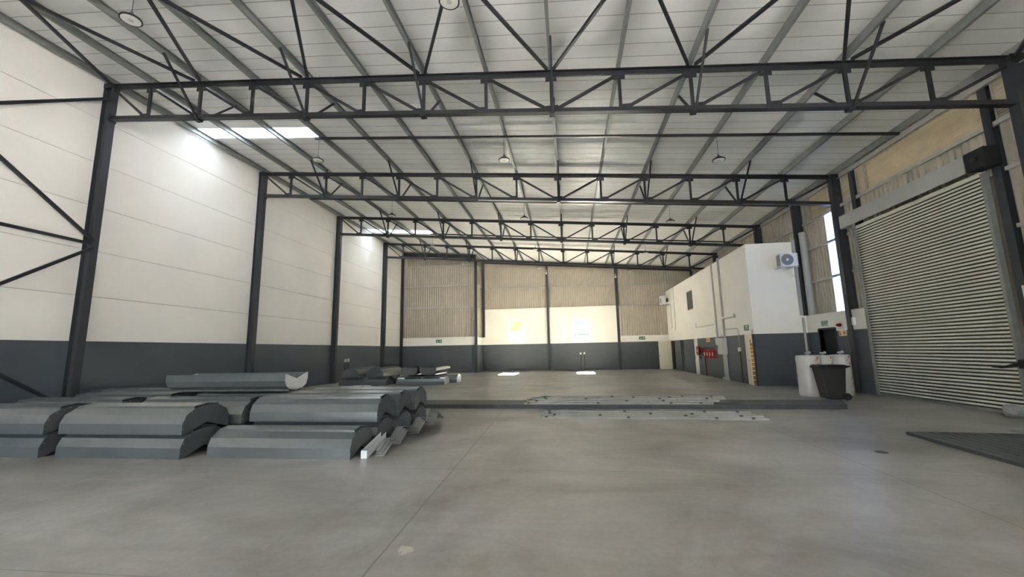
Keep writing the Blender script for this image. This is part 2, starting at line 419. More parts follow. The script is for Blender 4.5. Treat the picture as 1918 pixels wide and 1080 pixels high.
# jutting left part of the back wall and its return
jw = MB()
jw.box(XL-0.05, XJ, YJ, YJ+0.22, 0, BAND, 1).box(XL-0.05, XJ, YJ, YJ+0.22, BAND, 2.78, 0)
jw.box(XJ-0.22, XJ, YJ+0.22, YB+0.2, 0, BAND, 1).box(XJ-0.22, XJ, YJ+0.22, YB+0.2, BAND, 2.72, 0)
struct(jw.build('wall_corner', ['plaster', 'brick'], origin=(0,0,0)))
cj = MB(); clad_y(cj, YJ+0.08, XL-0.05, XJ-0.05, 2.78, zroof)
clad_x(cj, XJ-0.08, YJ, YB+0.1, 2.72, zroof(XJ), -1)
cj.loft([(-13.7, YJ+0.16, 2.78), (-13.7, YJ+0.22, 2.78), (-13.7, YJ+0.22, zroof(-13.7)+0.05), (-13.7, YJ+0.16, zroof(-13.7)+0.05)], [(XJ-0.16, YJ+0.16, 2.78), (XJ-0.16, YJ+0.22, 2.78), (XJ-0.16, YJ+0.22, zroof(XJ-0.16)+0.05), (XJ-0.16, YJ+0.16, zroof(XJ-0.16)+0.05)])
cj.box(XJ-0.22, XJ-0.16, YJ+0.16, YB+0.2, 2.72, zroof(XJ)+0.05).box(XJ-0.5, XJ+0.02, YB+0.14, YB+0.20, 0, 5.1)
struct(cj.build('wall_corner', 'clad', origin=(0,0,0)))

for k, (x0, x1) in enumerate(WIN):
    z0, z1 = WZ
    t = sthing('window_%d' % (k+1), ((x0+x1)/2, YB+0.1, z0))
    f = MB(); e = 0.07
    f.box(x0, x1, YB+0.04, YB+0.14, z0, z0+e).box(x0, x1, YB+0.04, YB+0.14, z1-e, z1).box(x0, x0+e, YB+0.04, YB+0.14, z0+e, z1-e).box(x1-e, x1, YB+0.04, YB+0.14, z0+e, z1-e)
    f.box(x0-0.02, x1+0.02, YB-0.03, YB+0.04, z0-0.05, z0)
    f.build('window_frame', 'frame', t)
    MB().box(x0+e, x1-e, YB+0.085, YB+0.095, z0+e, z1-e).build('pane', 'glass', t)

# right wall
rw = MB()
def rblock(y0, y1, z0, z1):
    if z0 < BAND: rw.box(XR, XR+0.48, y0, y1, z0, min(BAND, z1), 1)
    if z1 > BAND: rw.box(XR, XR+0.48, y0, y1, max(BAND, z0), z1, 0)
rblock(YF, RD[0], 0, 2.83); rblock(RD[1], 10.29, 0, 2.83); rblock(15.15, 16.83, 0, 2.83); rblock(17.84, 34.0, 0, 2.83); rblock(16.83, 17.84, 2.22, 2.83)
struct(rw.build('wall_right', ['plaster', 'brick'], origin=(0,0,0)))
rc = MB(); XC = 10.02
PA, PB = (10.29, 10.52), (14.94, 15.17)            # jamb posts
LZ0, LZ1 = 6.68, 7.60                              # louvre band
clad_x(rc, XC, YF, RD[0], 2.83, LZ0); clad_x(rc, XC, RD[0], RD[1], RD[2], LZ0); clad_x(rc, XC, RD[1], PA[0], 2.83, LZ0); clad_x(rc, XC, PA[1], PB[0], 5.5, LZ0); clad_x(rc, XC, PB[1], 16.47, 2.83, LZ0)
clad_x(rc, XC, 16.95, 34.0, 2.83, LZ0); clad_x(rc, XC, 17.75, 34.0, LZ0, 8.1)
clad_x(rc, XC, YF, PA[0], LZ1, 8.1); clad_x(rc, XC, PA[1], PB[0], LZ1, 8.1); clad_x(rc, XC, PB[1], 17.75, LZ1, 8.1)
rc.box(10.22, 10.28, YF, RD[0], 0.0, 8.04).box(10.22, 10.28, RD[0], RD[1], RD[2], 8.04).box(10.22, 10.28, RD[1], 16.47, 0.0, 8.04).box(10.22, 10.28, 16.47, 16.95, LZ0, 8.04).box(10.22, 10.28, 16.95, 34.0, 2.83, 8.04)
struct(rc.build('wall_right', 'clad', origin=(0,0,0)))
ts = MB(); clad_x(ts, XC, 16.47, 16.95, 2.83, LZ0)
tag(ts.build('translucent_sheet', 'sheet'), 'tall bright translucent strip of wall sheeting above the red siren', 'wall sheet')

# front wall behind the camera
fwm = MB().box(-13.8, FD[0], YF-0.2, YF, 0, 9.9, 0).box(FD[1], 10.4, YF-0.2, YF, 0, 9.9, 0).box(FD[0], FD[1], YF-0.2, YF, FD[2], 9.9, 0)
struct(fwm.build('wall_front', ['plaster'], origin=(0,0,0)))

# office block against the right wall
OX, OY, OZ = 7.7, 18.6, 6.0
ob = MB()
def ob_face(y0, y1, z0, z1):
    if z0 < BAND: ob.box(OX, OX+0.15, y0, y1, z0, min(z1, BAND), 1)
    if z1 > BAND: ob.box(OX, OX+0.15, y0, y1, max(z0, BAND), z1, 0)
# openings on the long face: stair door, white door, passage door, far door, window
ops = [(18.80, 19.50, 0, 2.13), (26.45, 27.20, 0, 2.13), (29.50, 30.36, 0, 2.13), (32.02, 32.95, 0, 2.13)]
yy = OY
for y0, y1, z0, z1 in ops:
    ob_face(yy, y0, 0, BAND); yy = y1
ob_face(yy, YB, 0, BAND)
wy0, wy1, wz0, wz1 = 26.72, 27.98, 3.98, 5.18
ob_face(OY, YB, BAND, wz0); ob_face(OY, YB, wz1, OZ); ob_face(OY, wy0, wz0, wz1); ob_face(wy1, YB, wz0, wz1)
ob.box(OX+0.15, XR, OY, OY+0.15, 0, BAND, 1).box(OX+0.15, XR, OY, OY+0.15, BAND, OZ, 0)
ob.box(OX+0.15, XR, OY+0.15, YB, OZ-0.15, OZ, 0)
ob.box(OX+0.15, XR, OY+0.15, YB, 2.6, 2.75, 0)
ob.box(OX-0.012, OX, OY-0.012, 20.3, 2.745, 2.765, 0).box(OX, XR, OY-0.012, OY, 2.745, 2.765, 0)
for y_ in (23.5, 26.2, 29.2, 31.4): ob.box(OX+0.15, XR, y_, y_+0.1, 0, 2.6, 0)
struct(ob.build('wall_office', ['plaster', 'brick'], origin=(0,0,0)))

# stair inside the office, seen through the door left ajar
st = thing('staircase', 'brown steps with pale nosings seen through the door ajar in the office wall', 'stairs', (8.4, 19.5, 0))
for i in range(11):
    tr = MB().box(7.86, 9.0, 19.5+0.27*i, 19.5+0.27*(i+1), 0, 0.18*(i+1)-0.02).build('tread', 'tread', st)
    MB().box(7.86, 9.0, 19.48+0.27*i, 19.53+0.27*i, 0.18*(i+1)-0.025, 0.18*(i+1)+0.005).build('nosing', 'nosing', tr)
sw = bpy.data.lights.new('stairwell_fill', 'POINT'); sw.energy = 28; sw.color = (1.0, 0.78, 0.5); sw.shadow_soft_size = 0.12  # added point light without a fixture, brightens the steps
swo = bpy.data.objects.new('stairwell_fill', sw); swo.location = (8.7, 19.25, 2.45); COL.objects.link(swo)

def door_leaf(nm, hinge, w_, h_, ang, mat, hside=0.06):
    """leaf from the hinge point, direction ang (world), lever handle at its free edge"""
    t = sthing(nm, hinge)
    d = Vector((math.cos(ang), math.sin(ang), 0)); n_ = Vector((-d.y, d.x, 0)); H = Vector(hinge)
    A = [H-n_*0.02, H+d*w_-n_*0.02, H+d*w_+n_*0.02, H+n_*0.02]
    MB().loft(A, [p+Vector((0,0,h_)) for p in A]).build('door_leaf', mat, t)
    hp = H+d*(w_-hside)+Vector((0,0,1.02))
    hm = MB()
    for s_ in (-1, 1):
        hm.tube([hp+n_*0.02*s_, hp+n_*0.06*s_, hp+n_*0.065*s_-d*0.11], 0.009, 8)
        q = hp+n_*0.021*s_
        hm.sect(q-n_*0.002*s_, q+n_*0.004*s_, [(-0.022,-0.11),(0.022,-0.11),(0.022,0.05),(-0.022,0.05)])
    hm.build('door_handle', 'chrome', t, smooth=True)
    return t
door_leaf('door_1', (OX-0.025, 19.50, 0.01), 0.69, 2.11, R(-90-9.3), 'doorp')
door_leaf('door_2', (OX+0.03, 26.46, 0.01), 0.73, 2.11, R(90), 'doorw')
door_leaf('door_3', (OX-0.03, 32.97, 0.01), 0.93, 2.11, R(181), 'doorp')
door_leaf('door_4', (OX+0.02, 29.52, 0.01), 0.82, 2.11, R(28), 'doorp')
# far-left jambs and pilasters beside the stair door
tj = MB().box(OX-0.05, OX, 19.52, 19.60, 0, 2.13).box(OX-0.05, OX, 18.64, 18.74, 0, 2.13)
struct(tj.build('trim_2', 'darkpipe', origin=(0,0,0)))
# exit door recess in the right wall
t = sthing('door_5', (XR+0.2, 17.34, 0))
MB().box(XR+0.16, XR+0.20, 16.83, 17.84, 0.01, 2.22).build('door_leaf', 'black', t)
MB().box(XR+0.10, XR+0.16, 16.90, 16.95, 1.0, 1.06).box(XR+0.10, XR+0.13, 16.90, 17.77, 1.01, 1.05).build('push_bar', 'black', t)
df = MB().box(XR-0.02, XR+0.2, 16.77, 16.83, 0, 2.25).box(XR-0.02, XR+0.2, 17.84, 17.90, 0, 2.25).box(XR-0.02, XR+0.2, 16.83, 17.84, 2.22, 2.27)
df.build('door_frame', 'column', t)
# office window
t = sthing('window_3', (OX+0.06, (wy0+wy1)/2, wz0))
f = MB(); e = 0.06
f.box(OX+0.02, OX+0.09, wy0, wy1, wz0, wz0+e).box(OX+0.02, OX+0.09, wy0, wy1, wz1-e, wz1).box(OX+0.02, OX+0.09, wy0, wy0+e, wz0+e, wz1-e).box(OX+0.02, OX+0.09, wy1-e, wy1, wz0+e, wz1-e)
f.build('window_frame', 'darkframe', t)
MB().box(OX+0.05, OX+0.06, wy0+e, wy1-e, wz0+e, wz1-e).build('pane', 'oglass', t)

# ------------------------------------------------------------------ steel frame
def ih(mb, cx, cy, z0, z1, dx, dy, tf=0.016, tw=0.012):   # I section, web along x
    mb.box(cx-dx/2, cx-dx/2+tf, cy-dy/2, cy+dy/2, z0, z1); mb.box(cx+dx/2-tf, cx+dx/2, cy-dy/2, cy+dy/2, z0, z1)
    mb.box(cx-dx/2+tf, cx+dx/2-tf, cy-tw/2, cy+tw/2, z0, z1)
LN = ['nearest the camera', 'second from the camera', 'third from the camera', 'farthest from the camera']
for k, y in enumerate(TY):
    c = thing('steel_column', 'charcoal steel column on the left wall, ' + LN[k], 'column', (-13.32, y, 0), 'left wall columns')
    m_ = MB(); ih(m_, -13.31, y, 0.02, zc(-13.3)-0.08, 0.28, 0.20); m_.build('shaft', 'column', c)
    MB().box(-13.5+0.06, -13.14, y-0.15, y+0.15, 0, 0.02).build('base_plate', 'column', c)
    MB().box(-13.44, -13.15, y-0.12, y+0.12, zc(-13.3)-0.08, zc(-13.3)+0.07).build('cap_plate', 'steel', c)
    MB().box(-13.175, -13.15, y-0.11, y+0.11, zc(-13.3)-DEP-0.14, zc(-13.3)-DEP+0.1).build('bracket', 'steel', c)
    c = thing('steel_column', 'charcoal steel column on the right wall at the end of the %s' % ['nearest roof truss', 'second roof truss, beside the shutter', 'third roof truss, behind the office', 'farthest roof truss, behind the office'][k], 'column', (9.83, y, 0), 'right wall columns')
    z0 = 0.02 if k < 2 else OZ
    m_ = MB(); ih(m_, 9.83, y, z0, zc(9.8)-0.06, 0.30, 0.22); m_.build('shaft', 'column', c)
    if k < 2: MB().box(9.62, XR-0.002, y-0.16, y+0.16, 0, 0.02).build('base_plate', 'column', c)
    MB().box(9.68, 9.98, y-0.13, y+0.13, zc(9.8)-0.06, zc(9.8)+0.08).build('cap_plate', 'steel', c)
for k, (x, y, z0, lab) in enumerate([(10.01, 15.055, 2.83, 'charcoal steel post at the left jamb of the roller shutter'),
                                  (10.01, 10.405, 0.0, 'charcoal steel post at the right jamb of the roller shutter'),
                                  (9.83, 18.47, 2.83, 'charcoal steel post at the right end of the office front, behind the condenser')]):
    c = thing('steel_post', lab, 'column', (x, y, z0))
    m_ = MB(); ih(m_, x, y, z0, 7.55, 0.24 if k < 2 else 0.30, 0.2); m_.build('shaft', 'column', c)
    MB().box(x-0.06, x+0.06, y-0.11, y+0.11, 7.55, 7.58).build('cap_plate', 'steel', c)

TT = [(-0.08,0.05),(-0.08,0.07),(0.08,0.07),(0.08,0.05),(0.02,0.05),(0.02,-0.07),(-0.02,-0.07),(-0.02,0.05)]
TB = [(a, -b) for a, b in TT][::-1]
TNAME = ['nearest to the camera', 'second from the camera', 'third from the camera', 'farthest from the camera']
for k, y in enumerate(TY):
    t = thing('roof_truss', 'charcoal steel roof truss spanning the hall, ' + TNAME[k], 'roof truss', (-1.9, y, zc(-1.9)-DEP-0.07), 'roof trusses')
    P0 = lambda x: Vector((x, y, zc(x))); P1 = lambda x: Vector((x, y, zc(x)-DEP))
    MB().sect(P0(-13.2), P0(9.70), TT).build('top_chord', 'steel', t)
    MB().sect(P1(-13.2), P1(9.70), TB).build('bottom_chord', 'steel', t)
    for i in range(1, 14):
        x = NX[i]
        MB().bar(P0(x)-Vector((0,0,0.05)), P1(x)+Vector((0,0,0.05)), 0.075, 0.06).build('upright', 'steel', t)
        g = MB().box(x-0.14, x+0.14, y-0.012, y+0.012, zc(x)-0.19, zc(x)+0.03)
        g.build('gusset_plate', 'steel', t)
        o_ = -0.12 if i < 8 else 0.12 if i > 8 else 0
        MB().box(x-0.16+o_, x+0.16+o_, y-0.012, y+0.012, zc(x)-DEP-0.03, zc(x)-DEP+0.14).build('gusset_plate', 'steel', t)
        MB().box(x-0.05, x+0.05, y-0.006, y+0.006, zc(x)+0.02, zc(x)+0.24).build('purlin_cleat', 'galv', t)
    for i in range(14):
        xa, xb = NX[i], NX[i+1]
        if i < 8: p, q = P0(xa+0.08)-Vector((0,0,0.09)), P1(xb-0.16)+Vector((0,0,0.07))
        else: p, q = P1(xa+0.16)+Vector((0,0,0.07)), P0(xb-0.08)-Vector((0,0,0.09))
        MB().bar(p, q, 0.06, 0.065).build('diagonal', 'steel', t)
    for i in range(2, 13, 2):
        x = NX[i]
        b0 = P1(x)-Vector((0,0,0.10))
        for s_ in (-1, 1):
            e_ = Vector((x, y+s_*1.2, zc(x)+0.10))
            MB().bar(b0+Vector((0.03,s_*0.05,0)), e_+Vector((0.045,0,0)), 0.05, 0.05).build('fly_brace', 'steel', t)
        MB().box(x-0.07, x+0.07, y-0.08, y+0.08, zc(x)-DEP-0.13, zc(x)-DEP-0.07).build('brace_cleat', 'steel', t)
# rafter beams on the back wall
r1 = thing('rafter_beam', 'dark steel rafter beam under the roof along the back wall', 'beam', (1.2, YB-0.1, zc(1.2)))
MB().sect((XJ, YB-0.12, zc(XJ)-0.02), (9.8, YB-0.12, zc(9.8)-0.02), [(-0.07,-0.13),(0.07,-0.13),(0.07,-0.115),(0.01,-0.115),(0.01,0.115),(0.07,0.115),(0.07,0.13),(-0.07,0.13),(-0.07,0.115),(-0.01,0.115),(-0.01,-0.115),(-0.07,-0.115)]).build('beam', 'steel', r1)
for i in range(5, 14): MB().box(NX[i]-0.04, NX[i]+0.04, YB-0.13, YB-0.11, zc(NX[i])+0.1, zc(NX[i])+0.22).build('purlin_cleat', 'galv', r1)
r2 = thing('rafter_beam', 'dark steel rafter beam over the jutting left part of the back wall', 'beam', (-10.2, YJ-0.1, zc(-10.2)))
MB().sect((-13.3, YJ-0.12, zc(-13.3)-0.02), (XJ-0.1, YJ-0.12, zc(XJ-0.1)-0.02), [(-0.07,-0.16),(0.07,-0.16),(0.07,-0.14),(0.01,-0.14),(0.01,0.14),(0.07,0.14),(0.07,0.16),(-0.07,0.16),(-0.07,0.14),(-0.01,0.14),(-0.01,-0.14),(-0.07,-0.14)]).build('beam', 'steel', r2)
for i in range(1, 4): MB().box(NX[i]-0.04, NX[i]+0.04, YJ-0.13, YJ-0.11, zc(NX[i])+0.13, zc(NX[i])+0.22).build('purlin_cleat', 'galv', r2)
# posts of the back wall
for x, y, z0, z1, lab in [(-13.34, YJ-0.1, 0, zc(-13.3)-0.2, 'dark steel post in the far left corner'),
                      (XJ-0.12, YJ-0.1, 0, zc(XJ)-0.2, 'dark steel post at the outer corner of the jutting back wall'),
                      (XJ+0.10, YB-0.1, 2.75, zc(XJ)-0.15, 'dark steel post in the inner corner where the back wall steps back'),
                      (-1.64, YB-0.1, 0, zc(-1.64)-0.15, 'dark steel post on the back wall between the two windows'),
                      (3.91, YB-0.1, 0, zc(3.91)-0.15, 'dark steel post on the back wall, right of both windows'),
                      (9.75, YB-0.1, OZ, zc(9.75)-0.15, 'dark steel post in the far right corner above the office')]:
    m_ = MB(); ih(m_, x, y, z0, z1, 0.2, 0.2) if False else None
    m_.box(x-0.09, x+0.09, y-0.1, y-0.085, z0, z1).box(x-0.09, x+0.09, y+0.08, y+0.095, z0, z1).box(x-0.006, x+0.006, y-0.085, y+0.08, z0, z1)
    tag(m_.build('steel_post', 'column'), lab, 'column')

# purlins
PC = [(-0.035,0),(0.035,0),(0.035,0.02),(0.031,0.02),(0.031,0.004),(-0.031,0.004),(-0.031,0.196),(0.031,0.196),(0.031,0.18),(0.035,0.18),(0.035,0.2),(-0.035,0.2)]
for i, x in enumerate(NX):
    zb = zc(x)+0.075
    if i == 0: x = -13.3
    y1 = YJ+0.08 if x < XJ-0.1 else YB+0.06
    m_ = MB().loft([(x+a, YF, zb+b) for a, b in PC], [(x+a, y1, zb+b) for a, b in PC])
    lab = ('galvanised roof purlin running front to back along the left wall' if i == 0 else
           'galvanised eaves purlin running front to back along the right wall' if i == 14 else
           'galvanised roof purlin running front to back, %s from the left wall' % ORD[i])
    tag(m_.build('purlin', 'galv'), lab, 'purlin', 'roof purlins')
# sag bars at mid bay
for k, (x0, y, lab) in enumerate([(NX[0]+0.1, 6.38, 'dark bracing tube overhead holding the two nearest round lamps'), (NX[3]-0.2, 12.76, 'dark bracing tube across the purlins just right of the nearest skylight'),
                              (NX[0]+0.1, 19.0, 'dark bracing tube across the purlins behind the second roof truss'),
                              (NX[3]-0.2, 25.3, 'dark bracing tube across the purlins behind the third roof truss')]):
    m_ = MB().bar((x0, y, zc(x0)+0.035), (9.85, y, zc(9.85)+0.035), 0.07, 0.07)
    tag(m_.build('bracing_tube', 'steel'), lab, 'roof bracing')
# diagonal roof bracing between the nearest truss and the one behind the camera
names = {0:'left column,', 2:'second joint,', 4:'fourth joint,', 6:'sixth joint,', 8:'middle joint,', 10:'tenth joint,', 12:'twelfth joint,', 14:'right column,'}
for i in range(0, 15, 2):
    for s_ in (-2, 2):
        j = i+s_
        if not 0 <= j <= 14: continue
        xa, xb = NX[i], NX[j]
        m_ = MB().bar((xa+0.04*s_, TY[0]-0.16, zc(xa)+0.03), (xb, 3.33, zc(xb)+0.03), 0.065, 0.065)
        tag(m_.build('roof_brace', 'steel'), 'dark diagonal roof brace in front of the nearest truss, %s leaning %s' % (names[i], 'left' if s_ < 0 else 'right'), 'roof bracing')
# left wall bracing between the nearest column and the one behind the camera
xb_ = -13.16
for p, q, lab in [((TY[0]-0.1, 4.83), (3.33, 4.83), 'dark horizontal strut from the middle of the nearest left column'),
              ((TY[0]-0.05, 4.92), (3.33, 9.25), 'dark wall brace rising leftwards from the middle of the nearest left column'),
              ((TY[0]-0.05, 4.72), (3.33, 0.15), 'dark wall brace falling leftwards from the middle of the nearest left column'),
              ((TY[0]-0.1, 0.34), (3.33, 4.45), 'dark wall brace rising leftwards from the foot of the nearest left column'),
              ]:
    m_ = MB().bar((xb_, p[0], p[1]), (xb_, q[0], q[1]), 0.07, 0.075)
    tag(m_.build('wall_brace', 'steel'), lab, 'wall bracing')
tag(MB().bar((xb_, TY[0]-0.02, 9.30), (xb_, 3.33, 4.95), 0.07, 0.08).build('wall_brace', 'steel'), 'dark wall brace leaving the top of the nearest left column at the upper left', 'wall bracing')

# girts
def girt(p, q, lab, d=0.09, h=0.09):
    tag(MB().sect(p, q, [(-d/2,-h/2),(d/2,-h/2),(d/2,h/2),(-d/2,h/2),(-d/2,h/2-0.012),(d/2-0.008,h/2-0.012),(d/2-0.008,-h/2+0.012),(-d/2,-h/2+0.012)]).build('wall_girt', 'girt'), lab, 'girt', 'wall girts')
for z, lab in ((8.58, 'top'), (6.92, 'middle'), (5.16, 'lowest')):
    girt((-13.26, YJ+0.03, z), (XJ-0.22, YJ+0.03, z), lab + ' galvanised rail on the cladding of the jutting left back wall')
    girt((XJ-0.03, YJ+0.02, z), (XJ-0.03, YB-0.02, z), lab + ' galvanised rail on the narrow return of the jutting back wall')
girt((XJ+0.2, YB+0.02, 6.76), (-1.74, YB+0.02, 6.76), 'galvanised rail on the back cladding above the left window')
girt((-1.54, YB+0.02, 6.76), (3.81, YB+0.02, 6.76), 'galvanised rail on the back cladding above the right window')
girt((4.01, YB+0.02, 6.76), (9.64, YB+0.02, 6.76), 'upper galvanised rail on the back cladding over the far door')
girt((4.01, YB+0.02, 5.06), (7.66, YB+0.02, 5.06), 'lower galvanised rail on the back cladding over the far door')
for z, lab in ((4.17, 'lower'), (5.50, 'upper')):
    girt((XC-0.05, 18.6, z), (XC-0.05, 15.98, z), lab + ' galvanised rail across the cladding and the bright translucent strip')
    girt((XC-0.05, 15.68, z), (XC-0.05, 15.2, z), lab + ' short galvanised rail between the second column and the shutter')
    girt((XC-0.05, 10.27, z), (XC-0.05, 6.0, z), lab + ' galvanised rail on the cladding right of the shutter')
girt((XC-0.05, 34.0-0.4, LZ1+0.10), (XC-0.05, 4, LZ1+0.10), 'long galvanised rail under the eaves of the right wall', 0.07, 0.16)
girt((XC-0.06, 18.3, LZ0-0.06), (XC-0.06, 4, LZ0-0.06), 'long galvanised rail under the louvres of the right wall', 0.07, 0.10)
girt((XC-0.05, 28.2, LZ0-0.06), (XC-0.05, 18.7, LZ0-0.06), 'galvanised rail on the cladding just above the office roof')

# louvres on the right wall
def louvre(y0, y1, lab):
    n = 14; pts = []; hh = (LZ1-LZ0-0.01)/n
    for i in range(n):
        for a in range(8):
            tt = a/8; pts.append((XC-0.01 - 0.020*math.sin(2*math.pi*tt), LZ0 + (i+tt)*hh))
    pts.append((XC-0.01, LZ1-0.01))
    t = thing('ventilation_louvre', lab, 'louvre', (XC, (y0+y1)/2, LZ0), 'wall louvres')
    MB().strip([(x, y0, z) for x, z in pts], [(x, y1, z) for x, z in pts]).build('louvre_sheet', 'louvre', t, smooth=True)
    for ya in (y0, y1-0.03): MB().box(XC-0.055, XC-0.03, ya, ya+0.03, LZ0, LZ1).build('mullion', 'girt', t)
louvre(4.0, 9.45, 'ribbed tan louvre panel right of the nearest right column')
louvre(9.72, 10.28, 'narrow ribbed tan louvre panel between the nearest right column and the shutter post')
louvre(10.53, 14.48, 'long ribbed tan louvre panel above the roller shutter')
louvre(14.50, 14.93, 'short ribbed tan louvre panel above the left end of the roller shutter')
louvre(15.18, 15.70, 'ribbed tan louvre panel between the shutter post and the second column')
louvre(15.96, 17.74, 'ribbed tan louvre panel left of the second column')

# ------------------------------------------------------------------ roller shutter
t = thing('roller_shutter', 'large closed galvanised roller shutter door in the right wall', 'roller shutter', (9.82, 12.83, 0))
n = 61; ph = 5.50/n; cu = MB()
for i in range(n):                                    # each slat: recessed joint with its shade painted dark, then a rounded face
    z0 = 0.06+i*ph
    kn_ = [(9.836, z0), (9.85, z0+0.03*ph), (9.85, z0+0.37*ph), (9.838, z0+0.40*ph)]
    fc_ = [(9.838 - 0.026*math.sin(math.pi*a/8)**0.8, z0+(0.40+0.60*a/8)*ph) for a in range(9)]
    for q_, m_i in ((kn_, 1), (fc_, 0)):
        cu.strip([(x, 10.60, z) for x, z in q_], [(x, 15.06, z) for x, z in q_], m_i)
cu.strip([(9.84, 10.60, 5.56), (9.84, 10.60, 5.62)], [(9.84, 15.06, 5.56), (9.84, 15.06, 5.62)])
cu.build('curtain', ['slat', 'slatshade'], t)
MB().box(9.80, 9.86, 10.60, 15.06, 0.0, 0.07).build('bottom_rail', 'galv', t)
for y0, y1 in ((15.00, 15.10), (10.58, 10.66)):
    g = MB().box(9.76, 9.80, y0, y1, 0, 5.55).box(9.86, 9.88, y0, y1, 0, 5.55)
    yb = y1-0.015 if y0 > 12 else y0
    g.box(9.80, 9.86, yb, yb+0.015, 0, 5.55)
    g.build('guide_rail', 'galv', t)
hb = MB()
hp = [(9.45, 5.57), (9.45, 6.01), (9.80, 6.01), (9.80, 5.995), (9.465, 5.995), (9.465, 5.57)]
hb.loft([(x, 10.63, z) for x, z in hp], [(x, 15.22, z) for x, z in hp]); hb.box(9.465, 9.80, 15.205, 15.22, 5.57, 5.995)
hb.build('hood', 'boxm', t)
MB().lathe([(0.13, 10.55), (0.13, 15.18)], (9.66, 0, 5.79), 'Y', 20).build('drum', 'slat', t, smooth=True)
e_ = MB().box(9.46, 9.80, 10.14, 10.62, 5.58, 6.03)
e_.lathe([(0.04, 0), (0.07, 0.01), (0.07, 0.03), (0.03, 0.05)], (9.41, 10.36, 5.80), 'X', 14)
e_.build('drive_unit', 'black', t, bevel=0.01)
lv = MB().box(9.55, 9.74, 10.22, 10.40, 1.05, 1.24).tube([(9.60,10.36,1.16),(9.56,10.56,1.10),(9.56,10.78,1.055),(9.56,11.0,1.06)], [0.06,0.04,0.022,0.010], 8)
lv.build('lock_handle', 'black', t, bevel=0.008)

# ------------------------------------------------------------------ high bay lamps
def make_lamp():
    t = thing('high_bay_lamp', '', 'lamp', (0,0,0))
    MB().lathe([(0.02,0.13),(0.06,0.13),(0.09,0.10),(0.155,0.05),(0.185,0.035),(0.19,0.0),(0.165,0.0),(0.16,0.012),(0.02,0.012)], n=32).build('housing', 'black', t, smooth=True)
    d_ = MB().lathe([(0.0,0.010),(0.10,0.008),(0.163,0.004),(0.163,-0.004),(0.10,-0.008),(0.01,-0.010)], n=32).build('lens', 'diffuser', t, smooth=True)
    MB().lathe([(0.0,-0.009),(0.05,-0.009),(0.05,-0.012),(0.0,-0.012)], n=20).build('chip', 'chip', d_)
    MB().tube([(0,0,0.12),(0,0,0.20)], 0.02, 8).build('hook', 'clip', t)
    MB().tube([(0,0,0.19),(0,0,0.81)], 0.006, 6).build('cable', 'clip', t)
    return t
proto = make_lamp(); used = False
cols = [(-8.63, 'left'), (-1.91, 'middle'), (4.80, 'right')]
rows = [(6.38, 'in front of the nearest truss'), (12.76, 'behind the nearest truss'), (19.0, 'behind the second truss'), (25.3, 'behind the third truss')]
for y, rl in rows:
    for x, cl in cols:
        if y < 7 and x > 0: continue
        o = copy_tree(proto) if used else proto; used = True
        o['label'] = 'round black rimmed lamp hanging %s, %s row' % (rl, cl); o['group'] = 'high bay lamps'
        place(o, (x, y, zc(x)-0.80))

# ------------------------------------------------------------------ roof vent covers stacked on the floor
def make_vent(L, W, H, notch=True, endmat='ventend'):
    """faceted half-round cover lying along x, standing on its long edges; V notches in both end plates"""
    t = thing('vent_cover', '', 'roof vent cover', (0,0,0), 'roof vent covers')
    h = W/2
    half = [(-h,0),(-h,0.39*H),(-h+0.07*W,0.70*H),(-h+0.235*W,0.90*H),(-0.0,H*0.985)]
    pr = half + [(-a, b) for a, b in half[:-1]][::-1]
    inn = [(a*0.99, b-0.004 if b > 0.01 else b) for a, b in pr]
    prof = pr + inn[::-1]
    MB().loft([(-L/2, a, b) for a, b in prof], [(L/2, a, b) for a, b in prof]).build('cover', 'vent', t)
    cs = [(-0.265*W,0.90*H),(-0.265*W,0.98*H),(0,H*1.05),(0.265*W,0.98*H),(0.265*W,0.90*H),(0.25*W,0.90*H),(0.25*W,0.965*H),(0,H*1.035),(-0.25*W,0.965*H),(-0.25*W,0.90*H)]
    MB().loft([(-L/2+0.03, a, b) for a, b in cs], [(L/2-0.03, a, b) for a, b in cs]).build('ridge_cap', 'vent', t)
    ep = [(a*0.985, b*0.985) for a, b in pr]
    if notch: ep = ep[:] + [(h*0.9, 0.0), (0, 0.31*H), (-h*0.9, 0.0)]
    for s_ in (-1, 1):
        MB().loft([(s_*(L/2-0.006), a, b) for a, b in ep], [(s_*(L/2-0.012), a, b) for a, b in ep]).build('end_plate', endmat, t)
    sc = MB()
    for s_ in (-1, 1):
        for (a, b), (c, d) in zip(pr[:4], pr[1:5]):
            for sg in (1, -1):
                q = Vector((s_*(L/2-0.002), sg*(a+c)/2*0.94, (b+d)/2*0.96)); sc.box(q.x-0.003, q.x+0.003, q.y-0.004, q.y+0.004, q.z-0.004, q.z+0.004)
    sc.build('rivets', 'pale', t)
    return t
V1 = make_vent(2.40, 0.95, 0.44); V2 = make_vent(2.52, 0.74, 0.43); V3 = make_vent(2.60, 0.95, 0.44); V4 = make_vent(2.9, 0.80, 0.38, True, 'pale'); V5 = make_vent(2.60, 0.95, 0.42, False); V6 = make_vent(2.55, 0.9, 0.41, False, 'pale'); V7 = make_vent(2.55, 0.9, 0.41, False)
usedv = set()
def vent(src, x, y, z, label, rot=0, flip=False):
    o = src if src.name not in usedv else copy_tree(src)
    usedv.add(src.name); o['label'] = label
    place(o, (x, y, z), (R(180) if flip else 0, 0, R(rot))); return o
